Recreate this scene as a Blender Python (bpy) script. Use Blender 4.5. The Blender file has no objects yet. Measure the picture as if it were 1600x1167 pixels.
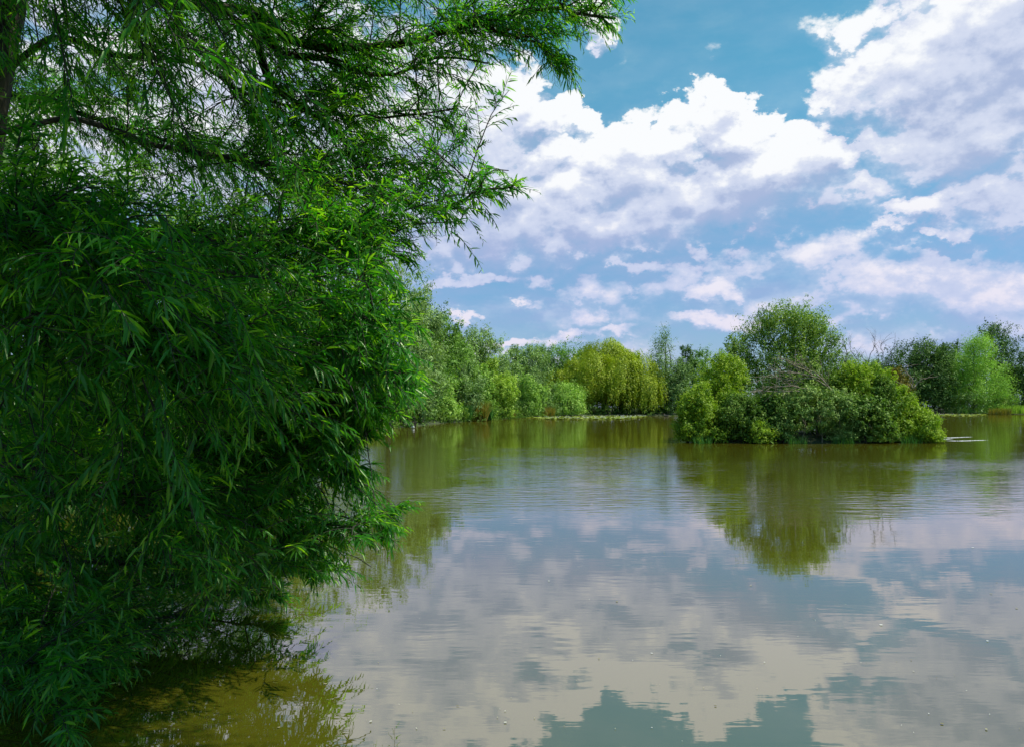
import bpy, math, random
import numpy as np

# ------------------------------------------------------------------ camera, sky, sun, exposure
scene = bpy.context.scene
COL = scene.collection
F, HZ, CAMH = 1250.0, 636.0, 2.0          # focal length in photo pixels, horizon row, eye height
cam_d = bpy.data.cameras.new("camera"); cam = bpy.data.objects.new("camera", cam_d); COL.objects.link(cam)
cam.location = (0, 0, CAMH); cam.rotation_euler = (math.radians(90), 0, 0)
cam_d.sensor_width = 36; cam_d.lens = F / 1600 * 36; cam_d.shift_y = (HZ - 583.5) / 1600
cam_d.clip_start = 0.05; cam_d.clip_end = 6000
scene.camera = cam
scene.view_settings.view_transform = 'Standard'; scene.view_settings.look = 'None'
scene.view_settings.exposure = 0.0; scene.view_settings.gamma = 1.0
scene.render.engine = 'CYCLES'
cy = scene.cycles
cy.use_denoising = True; cy.use_adaptive_sampling = True; cy.adaptive_threshold = 0.015
cy.max_bounces = 6; cy.diffuse_bounces = 2; cy.glossy_bounces = 3; cy.transmission_bounces = 4
cy.caustics_reflective = False; cy.caustics_refractive = False
SUN_EL, SUN_AZ = math.radians(58), math.radians(102)   # azimuth clockwise from +Y (view direction): right, a little behind
sd = (math.sin(SUN_AZ) * math.cos(SUN_EL), math.cos(SUN_AZ) * math.cos(SUN_EL), math.sin(SUN_EL))
sun_d = bpy.data.lights.new("sun", 'SUN'); sun_d.energy = 5.0; sun_d.angle = math.radians(0.5); sun_d.color = (1, .95, .86)
sun = bpy.data.objects.new("sun", sun_d); COL.objects.link(sun)
from mathutils import Vector
sun.rotation_euler = Vector(sd).to_track_quat('Z', 'Y').to_euler()

world = bpy.data.worlds.new("World"); scene.world = world; world.use_nodes = True

class NT:
    """small helper to write node trees tersely"""
    def __init__(s, nt): s.nt = nt; s.N = nt.nodes; s.L = nt.links
    def new(s, t, **kw):
        n = s.N.new(t)
        for k, v in kw.items(): setattr(n, k, v)
        return n
    def put(s, sock, v):
        if isinstance(v, bpy.types.NodeSocket): s.L.new(v, sock)
        elif v is not None: sock.default_value = v
    def math(s, op, a, b=None, c=None, clamp=False):
        n = s.new('ShaderNodeMath', operation=op, use_clamp=clamp)
        for i, v in enumerate((a, b, c)):
            if v is not None: s.put(n.inputs[i], v)
        return n.outputs[0]
    def vec(s, op, a, b=None, scale=None):
        n = s.new('ShaderNodeVectorMath', operation=op)
        s.put(n.inputs[0], a)
        if b is not None: s.put(n.inputs[1], b)
        if scale is not None: s.put(n.inputs['Scale'], scale)
        return n.outputs['Value'] if op in ('LENGTH', 'DOT_PRODUCT') else n.outputs[0]
    def mix(s, f, a, b):
        n = s.new('ShaderNodeMix', data_type='RGBA')
        s.put(n.inputs[0], f); s.put(n.inputs[6], a); s.put(n.inputs[7], b)
        return n.outputs[2]
    def smooth(s, v, lo, hi, a=0.0, b=1.0):
        n = s.new('ShaderNodeMapRange', interpolation_type='SMOOTHSTEP')
        s.put(n.inputs[0], v)
        for i, x in zip((1, 2, 3, 4), (lo, hi, a, b)): s.put(n.inputs[i], x)
        return n.outputs[0]
    def noise(s, v, scale, detail=4.0, rough=0.55, dist=0.0):
        n = s.new('ShaderNodeTexNoise'); s.put(n.inputs['Vector'], v)
        n.inputs['Scale'].default_value = scale; n.inputs['Detail'].default_value = detail
        n.inputs['Roughness'].default_value = rough; n.inputs['Distortion'].default_value = dist
        return n

def azel(x, y):
    u, v = (x - 800) / F, (HZ - y) / F
    az = math.atan(u); return az, math.atan(v * math.cos(az))

# cumulus masses in the sky: where each billow stands (azimuth/elevation of a photo pixel), half width, half height, weight
CLOUDS = [(1040,330,330,60,.72),(1000,250,60,50,.8),(1380,420,200,60,.5),(1150,440,330,46,.42),(800,400,160,50,.62),(1520,200,160,80,.8),(560,250,200,160,.85),(700,-60,160,60,.8),(1120,-240,300,60,.7),(60,-200,300,160,.8),(1250,470,420,60,.34),(690,210,110,120,1.),(760,330,110,80,1.),(620,330,120,90,.9),(790,150,50,55,.9),(835,180,55,26,.85),(900,165,45,22,.75),
 (850,245,50,40,.9),(960,225,75,48,1.),(1060,215,55,45,1.),(1112,190,38,38,1.),(1155,225,50,45,1.),(1240,255,75,40,1.),(1180,290,110,45,.95),
 (1000,290,90,50,.9),(900,300,80,45,.9),(960,350,120,45,.9),(850,360,90,50,.85),(1120,350,60,30,.75),
 (1560,60,190,100,1.),(1400,110,95,72,1.),(1440,60,60,60,.9),(1480,150,90,50,.95),(1600,190,90,60,.9),(1440,190,35,18,.8),
 (1450,268,55,26,.8),(1530,318,75,34,.85),(1430,345,70,22,.85),(1600,300,40,50,.6),(1290,225,30,14,.3),
 (740,443,110,18,.75),(1420,450,230,50,.66),(1560,480,90,45,.9),(1110,450,38,26,.72),(1110,508,60,18,.7),(1000,420,90,24,.55),
 (920,480,40,34,.55),(900,522,90,16,.62),(725,497,20,10,.62),(800,527,45,12,.7),(1200,480,110,20,.55),(1300,500,120,24,.6),(690,540,90,26,.6),
 (400,90,150,80,.8),(300,260,170,110,.9),(160,60,90,50,.7),(520,190,90,90,.85),(460,420,150,60,.7),(920,20,30,34,.62),
 (2000,250,260,150,.9),(2500,350,350,120,.8),(1900,470,260,50,.7),(-300,200,300,200,.9),(-1200,350,500,150,.8),(1500,-260,330,90,.8),(700,-330,300,120,.8),(1050,560,500,30,.35)]
g = bpy.data.node_groups.new("cloud_density", 'ShaderNodeTree')
g.interface.new_socket(name="dir", in_out='INPUT', socket_type='NodeSocketVector')
g.interface.new_socket(name="lift", in_out='INPUT', socket_type='NodeSocketFloat')
g.interface.new_socket(name="density", in_out='OUTPUT', socket_type='NodeSocketFloat')
t = NT(g); gi = t.new('NodeGroupInput'); go = t.new('NodeGroupOutput')
sep = t.new('ShaderNodeSeparateXYZ'); t.put(sep.inputs[0], gi.outputs[0])
az = t.math('ARCTAN2', sep.outputs[0], sep.outputs[1])
el = t.math('ADD', t.math('ARCSINE', sep.outputs[2]), gi.outputs[1])
comb = t.new('ShaderNodeCombineXYZ'); t.put(comb.inputs[0], az); t.put(comb.inputs[1], el)
P = comb.outputs[0]
nP = t.vec('ADD', gi.outputs[0], None); 
c2 = t.new('ShaderNodeCombineXYZ'); t.put(c2.inputs[2], gi.outputs[1])
nP = t.vec('ADD', gi.outputs[0], c2.outputs[0])
nP = t.vec('MULTIPLY', nP, (1, 1, 1.55))
n1 = t.noise(nP, 6.0, 8.0, 0.62)
warp = t.vec('SCALE', t.vec('SUBTRACT', n1.outputs['Color'], (.5, .5, .5)), scale=0.20)
Pw = t.vec('ADD', P, warp)
acc = None
for (x, y, rx, ry, w) in CLOUDS:
    if abs(x - 800) < 1300: a, e = azel(x, y)
    else: a, e = (x - 800) / 1100, (HZ - y) / F
    d = t.vec('MULTIPLY', t.vec('SUBTRACT', Pw, (a, e, 0)), (F / rx, F / ry * 1.0, 0))
    l2 = t.vec('DOT_PRODUCT', d, d)
    v = t.math('MULTIPLY_ADD', l2, -0.55 * w, w)
    acc = v if acc is None else t.math('SMOOTH_MAX', acc, v, 0.12)
acc = t.math('MAXIMUM', acc, -0.15)
n2 = t.noise(nP, 17.0, 9.0, 0.55)
n3 = t.noise(nP, 5.0, 5.0, 0.5)
dn = t.math('MULTIPLY_ADD', t.math('SUBTRACT', n2.outputs['Fac'], .5), 1.2, acc)
dn = t.math('MULTIPLY_ADD', t.math('SUBTRACT', n3.outputs['Fac'], .5), 1.0, dn)
t.put(go.inputs[0], dn)

w = NT(world.node_tree); w.N.clear()
tc = w.new('ShaderNodeTexCoord'); D = w.vec('NORMALIZE', tc.outputs['Generated'])
sky = w.new('ShaderNodeTexSky', sky_type='NISHITA'); sky.sun_disc = False
sky.sun_elevation = SUN_EL; sky.sun_rotation = SUN_AZ; sky.altitude = 0; sky.air_density = 1.0; sky.dust_density = .6; sky.ozone_density = 2.0
def dens(lift):
    gn = w.new('ShaderNodeGroup'); gn.node_tree = g; w.put(gn.inputs[0], D); gn.inputs[1].default_value = lift
    return gn.outputs[0]
d0, d1, d2 = dens(0.0), dens(0.016), dens(0.06)
sp = w.new('ShaderNodeSeparateXYZ'); w.put(sp.inputs[0], D); elev = sp.outputs[2]
under_ = w.smooth(w.math('SUBTRACT', d1, d0), -0.04, .10)
mask = w.smooth(d0, w.math('MULTIPLY_ADD', under_, -.16, .10), w.math('ADD', w.math('MULTIPLY_ADD', under_, .50, .34), w.smooth(elev, .06, .26, .34, 0.0)))
veil = w.math('MULTIPLY', w.smooth(w.noise(w.vec('MULTIPLY', D, (1, 1, 3.2)), 5.5, 6, .6).outputs['Fac'], .32, .66), w.smooth(elev, .05, .36, .72, .10))
mask = w.math('MAXIMUM', mask, veil)
lit = w.math('MULTIPLY_ADD', w.math('SUBTRACT', d0, d1), 1.25, 0.60)
lit = w.math('MULTIPLY_ADD', w.math('SUBTRACT', d0, d2), .50, lit)
lit = w.math('SUBTRACT', lit, w.smooth(d0, .40, 1.2, 0.0, .33))
fine = w.noise(D, 26, 7, .62)
lit = w.math('MULTIPLY_ADD', w.math('SUBTRACT', fine.outputs['Fac'], .5), .5, lit)
low = w.smooth(elev, 0.08, 0.30, 1.0, 0.0)
lit = w.math('SUBTRACT', lit, w.math('MULTIPLY', low, .14), clamp=True)
shade = w.mix(low, (4.1, 5.0, 7.2, 1), (3.7, 4.6, 7.5, 1))
mid_ = w.mix(low, (6.6, 7.2, 8.8, 1), (5.5, 6.2, 8.5, 1))
bright = w.mix(low, (9.6, 9.8, 10.0, 1), (8.1, 7.8, 9.1, 1))
cloud = w.mix(w.smooth(lit, .50, .98), w.mix(w.smooth(lit, .05, .55), shade, mid_), bright)
tint_hi, tint_lo = (0.68, 1.55, 1.42, 1), (0.72, .92, 1.2, 1)
tint = w.mix(w.smooth(elev, 0.05, .42, 1.0, 0.0), tint_hi, tint_lo)
skyc = w.vec('MULTIPLY', sky.outputs[0], tint)
skyc = w.vec('SCALE', skyc, scale=1.0)
base = w.mix(mask, skyc, cloud)
below = w.smooth(elev, -0.02, 0.0)
base = w.mix(below, (1.0, 1.1, .7, 1), base)
bg = w.new('ShaderNodeBackground'); w.put(bg.inputs[0], base); bg.inputs[1].default_value = 0.1
out = w.new('ShaderNodeOutputWorld'); w.L.new(bg.outputs[0], out.inputs[0])

# ------------------------------------------------------------------ helpers
def at(px, py, Y):
    """world point that stands at distance Y and shows at photo pixel px, py"""
    return np.array([(px - 800) / F * Y, Y, CAMH + (HZ - py) / F * Y])
def ground_at(px, Y): return np.array([(px - 800) / F * Y, Y, 0.15])
def tag(o, label=None, cat=None, group=None, kind=None):
    if label: o['label'] = label
    if cat: o['category'] = cat
    if group: o['group'] = group
    if kind: o['kind'] = kind
    return o
def empty(name, loc, label, cat, group=None):
    o = bpy.data.objects.new(name, None); COL.objects.link(o); o.location = loc; o.empty_display_size = .2
    return tag(o, label, cat, group)
def mesh(name, V, Fc, mat, parent=None, tint=None, smooth=False, fmat=None):
    V = np.asarray(V, np.float32); me = bpy.data.meshes.new(name)
    if isinstance(Fc, np.ndarray):
        k = Fc.shape[1]; n = len(Fc)
        me.vertices.add(len(V)); me.vertices.foreach_set('co', V.ravel())
        me.loops.add(n * k); me.loops.foreach_set('vertex_index', Fc.astype(np.int32).ravel())
        me.polygons.add(n); me.polygons.foreach_set('loop_start', np.arange(0, n * k, k, dtype=np.int32))
        me.polygons.foreach_set('loop_total', np.full(n, k, np.int32))
    else:
        me.from_pydata(V.tolist(), [], Fc); n = len(Fc)
    if tint is not None:
        a = me.attributes.new('tint', 'FLOAT', 'POINT'); a.data.foreach_set('value', np.asarray(tint, np.float32))
    if smooth: me.polygons.foreach_set('use_smooth', np.ones(n, bool))
    for m in (mat if isinstance(mat, list) else [mat]): me.materials.append(m)
    if fmat is not None: me.polygons.foreach_set('material_index', np.asarray(fmat, np.int32))
    me.update(calc_edges=True); me.validate()
    o = bpy.data.objects.new(name, me); COL.objects.link(o)
    if parent is not None: o.parent = parent
    return o
def norm(v): return v / (np.linalg.norm(v, axis=-1, keepdims=True) + 1e-9)
def bez(pts, n):
    """smooth curve through points (Catmull-Rom)"""
    P = np.asarray(pts, float); P = np.vstack([2 * P[0] - P[1], P, 2 * P[-1] - P[-2]])
    out = []
    m = len(P) - 3
    for s in np.linspace(0, m - 1e-6, n):
        i = int(s); u = s - i; a, b, c, d = P[i:i + 4]
        out.append(.5 * (2 * b + (c - a) * u + (2 * a - 5 * b + 4 * c - d) * u * u + (3 * b - a - 3 * c + d) * u ** 3))
    return np.array(out)
class Tubes:
    def __init__(s): s.V, s.F, s.n = [], [], 0
    def add(s, pts, r0, r1, sides=6, wob=0.0, rng=None, power=1.0):
        P = np.asarray(pts, float); m = len(P); T = norm(np.gradient(P, axis=0))
        up = np.array([0, 0, 1.0]) if abs(T[0, 2]) < .9 else np.array([1.0, 0, 0])
        A = norm(np.cross(T, up)); B = np.cross(T, A)
        r = r0 + (r1 - r0) * np.linspace(0, 1, m) ** power
        th = np.arange(sides) / sides * 2 * math.pi
        R = r[:, None] * np.ones((1, sides))
        if wob: R = R * (1 + wob * rng.standard_normal((m, sides)))
        V = P[:, None] + R[..., None] * (np.cos(th)[None, :, None] * A[:, None] + np.sin(th)[None, :, None] * B[:, None])
        s.V.append(V.reshape(-1, 3)); i = np.arange(m - 1)[:, None] * sides; j = np.arange(sides)[None]
        a = i + j; b = i + (j + 1) % sides
        s.F.append(np.stack([a, b, b + sides, a + sides], -1).reshape(-1, 4) + s.n); s.n += m * sides
    def addmany(s, P, r0, r1):
        """P: (k, m, 3) many thin 3-sided twigs at once"""
        k, m, _ = P.shape
        T = norm(np.gradient(P, axis=1)); A = norm(np.cross(T, np.array([.1, .2, 1.0]))); B = np.cross(T, A)
        r = np.linspace(r0, r1, m)[None, :, None]
        V = np.stack([P + r * A, P + r * (-.5 * A + .87 * B), P + r * (-.5 * A - .87 * B)], 2)
        s.V.append(V.reshape(-1, 3))
        base = (np.arange(k)[:, None, None] * m * 3 + np.arange(m - 1)[None, :, None] * 3); j = np.arange(3)[None, None]
        a = base + j; b = base + (j + 1) % 3
        s.F.append(np.stack([a, b, b + 3, a + 3], -1).reshape(-1, 4) + s.n); s.n += k * m * 3
    def build(s, name, mat, parent, smooth=True):
        return mesh(name, np.vstack(s.V), np.vstack(s.F), mat, parent, smooth=smooth)

# ------------------------------------------------------------------ materials
def new_mat(name):
    m = bpy.data.materials.new(name); m.use_nodes = True; m.node_tree.nodes.clear(); return m, NT(m.node_tree)
def leaf_mat(name, c_dark, c_mid, c_light, trans=.35, gloss=.03, rough=.45, under=None, transcol=(1.25, 1.5, .45)):
    m, t = new_mat(name)
    a = t.new('ShaderNodeAttribute', attribute_name='tint')
    r = t.new('ShaderNodeValToRGB'); t.put(r.inputs[0], a.outputs['Fac'])
    e = r.color_ramp.elements; e[0].position = 0.05; e[0].color = (*c_dark, 1); e[1].position = .95; e[1].color = (*c_light, 1)
    mid = e.new(.5); mid.color = (*c_mid, 1)
    col = r.outputs[0]
    if under:
        geo = t.new('ShaderNodeNewGeometry'); col = t.mix(geo.outputs['Backfacing'], col, (*under, 1))
    df = t.new('ShaderNodeBsdfDiffuse'); t.put(df.inputs[0], col)
    tr = t.new('ShaderNodeBsdfTranslucent'); t.put(tr.inputs[0], t.vec('MULTIPLY', r.outputs[0], transcol))
    mx = t.new('ShaderNodeMixShader'); mx.inputs[0].default_value = trans; t.L.new(df.outputs[0], mx.inputs[1]); t.L.new(tr.outputs[0], mx.inputs[2])
    gl = t.new('ShaderNodeBsdfGlossy'); gl.inputs['Roughness'].default_value = rough; gl.inputs[0].default_value = (.8, .95, .6, 1)
    m2 = t.new('ShaderNodeMixShader'); m2.inputs[0].default_value = gloss; t.L.new(mx.outputs[0], m2.inputs[1]); t.L.new(gl.outputs[0], m2.inputs[2])
    o = t.new('ShaderNodeOutputMaterial'); t.L.new(m2.outputs[0], o.inputs[0]); return m
def bark_mat(name, c1, c2, scale=6.0, bump=.6, stretch=.25):
    m, t = new_mat(name); tc = t.new('ShaderNodeTexCoord')
    v = t.vec('MULTIPLY', tc.outputs['Object'], (1, 1, stretch))
    n = t.noise(v, scale, 6, .65, .6); r = t.mix(t.smooth(n.outputs['Fac'], .35, .65), (*c1, 1), (*c2, 1))
    b = t.new('ShaderNodeBsdfPrincipled'); t.put(b.inputs['Base Color'], r); b.inputs['Roughness'].default_value = .9
    bp = t.new('ShaderNodeBump'); bp.inputs['Strength'].default_value = bump; bp.inputs['Distance'].default_value = .04; t.put(bp.inputs['Height'], n.outputs['Fac'])
    t.L.new(bp.outputs[0], b.inputs['Normal'])
    o = t.new('ShaderNodeOutputMaterial'); t.L.new(b.outputs[0], o.inputs[0]); return m
def plain_mat(name, c, rough=.8, var=.3, scale=8):
    m, t = new_mat(name); tc = t.new('ShaderNodeTexCoord'); n = t.noise(tc.outputs['Object'], scale, 5)
    lo = tuple(x * (1 - var) for x in c); hi = tuple(min(1, x * (1 + var)) for x in c)
    b = t.new('ShaderNodeBsdfPrincipled'); t.put(b.inputs['Base Color'], t.mix(n.outputs['Fac'], (*lo, 1), (*hi, 1))); b.inputs['Roughness'].default_value = rough
    o = t.new('ShaderNodeOutputMaterial'); t.L.new(b.outputs[0], o.inputs[0]); return m

M = {}
M['hero'] = leaf_mat('near_willow_leaf', (.007, .06, .005), (.042, .23, .014), (.34, .60, .03), trans=.45, gloss=.035, rough=.34, under=(.04, .17, .025), transcol=(1.9, 2.1, .6))
M['silver'] = leaf_mat('white_willow_leaf', (0.109, 0.182, 0.048), (0.212, 0.323, 0.095), (0.403, 0.57, 0.193), trans=.25, gloss=.02)
M['sallow'] = leaf_mat('sallow_leaf', (0.119, 0.218, 0.042), (0.244, 0.405, 0.074), (0.525, 0.716, 0.155), trans=.3, gloss=.02)
M['lime'] = leaf_mat('bright_sallow_leaf', (0.152, 0.254, 0.028), (0.297, 0.435, 0.047), (0.539, 0.704, 0.112), trans=.3, gloss=.02)
M['weep'] = leaf_mat('weeping_willow_leaf', (0.181, 0.255, 0.014), (0.342, 0.415, 0.024), (0.576, 0.621, 0.047), trans=.35, gloss=.03)
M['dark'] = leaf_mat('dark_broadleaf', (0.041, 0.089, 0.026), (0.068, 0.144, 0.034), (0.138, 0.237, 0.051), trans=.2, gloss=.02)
M['mid'] = leaf_mat('mid_green_leaf', (0.081, 0.162, 0.028), (0.157, 0.294, 0.052), (0.299, 0.499, 0.1), trans=.3, gloss=.02)
M['ash'] = leaf_mat('pale_ash_leaf', (0.132, 0.25, 0.037), (0.226, 0.411, 0.063), (0.439, 0.674, 0.12), trans=.3, gloss=.02)
M['poplar'] = leaf_mat('grey_green_leaf', (0.104, 0.178, 0.056), (0.191, 0.302, 0.098), (0.351, 0.5, 0.171), trans=.25, gloss=.02)
M['isle'] = leaf_mat('island_willow_leaf', (0.075, 0.142, 0.021), (0.154, 0.263, 0.041), (0.392, 0.508, 0.113), trans=.3, gloss=.02)
M['bramble'] = leaf_mat('bramble_leaf', (0.067, 0.153, 0.03), (0.161, 0.266, 0.055), (0.436, 0.543, 0.169), trans=.2, gloss=.02)
M['islelime'] = leaf_mat('island_shrub_leaf', (0.115, 0.213, 0.017), (0.232, 0.347, 0.026), (0.438, 0.541, 0.064), trans=.38, gloss=.02)
M['isledark'] = leaf_mat('island_dark_leaf', (0.055, 0.121, 0.02), (0.112, 0.206, 0.03), (0.236, 0.338, 0.054), trans=.3, gloss=.02)
M['rust'] = leaf_mat('rusty_leaf', (.09, .09, .02), (.16, .13, .025), (.25, .19, .04), trans=.3, gloss=.02)
M['reed'] = leaf_mat('dry_reed_leaf', (.14, .17, .02), (.25, .22, .03), (.38, .26, .05), trans=.3, gloss=.03)
M['rush'] = leaf_mat('green_rush_leaf', (.03, .12, .02), (.06, .18, .03), (.12, .26, .05), trans=.3, gloss=.02)
M['bark'] = bark_mat('bark', (.035, .028, .018), (.12, .095, .06), 9)
M['herobark'] = bark_mat('willow_bark', (.014, .011, .007), (.10, .08, .05), 7, 1.0, .16)
M['twig'] = plain_mat('twig_bark', (.028, .03, .014), .8)
M['deadwood'] = bark_mat('dead_wood', (.16, .125, .085), (.36, .30, .22), 12)
M['wood'] = plain_mat('weathered_wood', (.03, .024, .018), .9)

# ------------------------------------------------------------------ ground and water
pond = np.array([(-2.6, 2.0), (-3.6, 4.0), (-4.8, 6.0), (-5.6, 9.0), (-7.5, 13), (-10.0, 20), (-12.0, 30), (-13.4, 42), (-13.2, 52), (-13.6, 62), (-12.0, 76), (-9.8, 88), (-9.4, 98), (-8.3, 105), (-6.3, 113), (-3.9, 125), (-2.6, 137), (0, 147), (2, 157), (5.5, 163), (10, 171), (20, 182), (38, 187), (60, 200), (95, 226), (130, 234), (165, 240), (210, 225), (235, 170), (220, 110), (170, 60), (110, 22), (60, 4), (25, -1), (8, .5), (2, 1.2)])
isle_c, isle_r = np.array([17.0, 48.6]), np.array([7.0, 4.2])
def pond_sd(X, Y):
    """signed distance to the shoreline: positive on land"""
    d = np.full(X.shape, 1e9); ins = np.zeros(X.shape, bool); n = len(pond)
    for i in range(n):
        a, b = pond[i], pond[(i + 1) % n]; e = b - a
        tt = np.clip(((X - a[0]) * e[0] + (Y - a[1]) * e[1]) / (e @ e), 0, 1)
        d = np.minimum(d, np.hypot(X - a[0] - tt * e[0], Y - a[1] - tt * e[1]))
        c = (a[1] > Y) != (b[1] > Y); xi = e[0] * (Y - a[1]) / (e[1] if e[1] else 1e-9) + a[0]
        ins ^= c & (X < xi)
    s = np.where(ins, -d, d)
    q = np.hypot((X - isle_c[0]) / isle_r[0], (Y - isle_c[1]) / isle_r[1])
    return np.maximum(s, (1 - q) * 4.0)
def land_h(s, X, Y):
    w_ = .12 * np.sin(X * .9 + 1.3) * np.sin(Y * .7) + .06 * np.sin(X * 2.3 + Y * 1.9)
    far = np.clip((s - 6) / 60, 0, 1) * 1.2
    return np.where(s > 0, np.minimum(.45, s * .35) + w_ * np.clip(s / 2, 0, 1) + far, np.maximum(-1.2, s * .5) - .05)
def warped(lo, hi, c, fine, n):
    u = np.linspace(-1, 1, n); k = np.sinh(u * 5) / math.sinh(5)
    return np.where(k < 0, c + k * (c - lo), c + k * (hi - c))
gx = np.unique(np.concatenate([np.linspace(-20, 32, 150), np.linspace(-60, 300, 200), warped(-3000, 3000, 0, 1, 60)]))
gy = np.unique(np.concatenate([np.linspace(-4, 60, 160), np.linspace(-30, 280, 180), warped(-3000, 4000, 60, 1, 60)]))
GX, GY = np.meshgrid(gx, gy); S = pond_sd(GX, GY); GZ = land_h(S, GX, GY)
V = np.stack([GX, GY, GZ], -1).reshape(-1, 3); nx, ny = len(gx), len(gy)
i = (np.arange(ny - 1)[:, None] * nx + np.arange(nx - 1)[None]).ravel()
m, t = new_mat('ground'); tc = t.new('ShaderNodeTexCoord')
n = t.noise(tc.outputs['Object'], .6, 8, .65); n2 = t.noise(tc.outputs['Object'], 12, 4)
c = t.mix(t.smooth(n.outputs['Fac'], .4, .6), (.03, .05, .014, 1), (.06, .08, .022, 1))
c = t.mix(t.smooth(n2.outputs['Fac'], .5, .7), c, (.06, .05, .025, 1))
b = t.new('ShaderNodeBsdfPrincipled'); t.put(b.inputs['Base Color'], c); b.inputs['Roughness'].default_value = .95
bp = t.new('ShaderNodeBump'); bp.inputs['Distance'].default_value = .1; t.put(bp.inputs['Height'], n2.outputs['Fac']); t.L.new(bp.outputs[0], b.inputs['Normal'])
o = t.new('ShaderNodeOutputMaterial'); t.L.new(b.outputs[0], o.inputs[0])
tag(mesh('ground', V, np.stack([i, i + 1, i + nx + 1, i + nx], -1), m, smooth=True), kind='structure')

m, t = new_mat('pond_water'); tc = t.new('ShaderNodeTexCoord'); O = tc.outputs['Object']
spx = t.new('ShaderNodeSeparateXYZ'); t.put(spx.inputs[0], O)
ya = spx.outputs[1]
# wavelets: calm close in, ruffled bands further out
patch = t.noise(t.vec('MULTIPLY', O, (.03, .10, 1)), 1.0, 3, .5)
band = t.math('MULTIPLY', t.smooth(ya, 13, 19), t.smooth(ya, 24, 46, 1.0, .15))
w1 = t.noise(t.vec('MULTIPLY', O, (1.3, 5.5, 1)), 1.0, 2.5, .5, .4)
w2 = t.noise(t.vec('MULTIPLY', O, (.25, .6, 1)), 1.0, 2, .5, .3)
w3 = t.noise(t.vec('MULTIPLY', O, (4, 9, 1)), 1.0, 2, .5)
amp = t.math('MULTIPLY_ADD', band, t.smooth(patch.outputs['Fac'], .4, .65, .12, .6), .02)
h = t.math('MULTIPLY', t.math('SUBTRACT', w1.outputs['Fac'], .5), amp)
h = t.math('MULTIPLY_ADD', t.math('SUBTRACT', w2.outputs['Fac'], .5), t.smooth(ya, 12, 30, .14, .05), h)
h = t.math('MULTIPLY_ADD', t.math('SUBTRACT', w3.outputs['Fac'], .5), .010, h)
bp = t.new('ShaderNodeBump'); bp.inputs['Strength'].default_value = 1; bp.inputs['Distance'].default_value = .035; t.put(bp.inputs['Height'], h)
mud = t.noise(O, .15, 4, .5)
df = t.new('ShaderNodeBsdfDiffuse'); t.put(df.inputs[0], t.mix(mud.outputs['Fac'], (.074, .074, .005, 1), (.092, .090, .008, 1)))
gl = t.new('ShaderNodeBsdfGlossy'); gl.inputs['Roughness'].default_value = .015; gl.inputs[0].default_value = (.91, .865, .93, 1); t.L.new(bp.outputs[0], gl.inputs['Normal'])
fr = t.new('ShaderNodeFresnel'); fr.inputs[0].default_value = 1.36
fac = t.math('MULTIPLY_ADD', fr.outputs[0], .80, .23, clamp=True)
fac = t.math('MINIMUM', fac, .76)
mx = t.new('ShaderNodeMixShader'); t.put(mx.inputs[0], fac); t.L.new(df.outputs[0], mx.inputs[1]); t.L.new(gl.outputs[0], mx.inputs[2])
o = t.new('ShaderNodeOutputMaterial'); t.L.new(mx.outputs[0], o.inputs[0])
M['water'] = m
wx = np.array([-40, 0, 60, 260.]); wy = np.array([-6, 40, 120, 262.]); WX, WY = np.meshgrid(wx, wy)
i = (np.arange(3)[:, None] * 4 + np.arange(3)[None]).ravel()
tag(mesh('pond_water', np.stack([WX, WY, WX * 0], -1).reshape(-1, 3), np.stack([i, i + 1, i + 5, i + 4], -1), m), kind='structure')

# ------------------------------------------------------------------ foliage builders
def leaf_quads(C, A, Nn, L, W):
    """lozenge leaves: centre, long axis, normal, length, width -> verts, faces"""
    A = norm(A - (A * Nn).sum(-1, keepdims=True) * Nn); Sd = np.cross(Nn, A)
    L = L[:, None] / 2; W = W[:, None] / 2
    V = np.stack([C - A * L, C + Sd * W, C + A * L - Nn * L * .35, C - Sd * W], 1).reshape(-1, 3)
    return V, np.arange(len(V)).reshape(-1, 4)
def profile_r(profile, u):
    p = np.array(profile); return np.interp(u, p[:, 0], p[:, 1])
ROUND = [(0, .45), (.15, .85), (.4, 1), (.7, .88), (.88, .55), (1, .12)]
COLUMN = [(0, .7), (.2, .95), (.5, 1), (.75, .85), (.92, .5), (1, .12)]
CONE = [(0, .8), (.15, 1), (.4, .85), (.65, .55), (.85, .36), (1, .12)]
MOUND = [(0, 1), (.3, 1), (.6, .85), (.85, .5), (1, .1)]
TALL = [(0, .5), (.25, .9), (.5, 1), (.75, .8), (.9, .5), (1, .15)]
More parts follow.
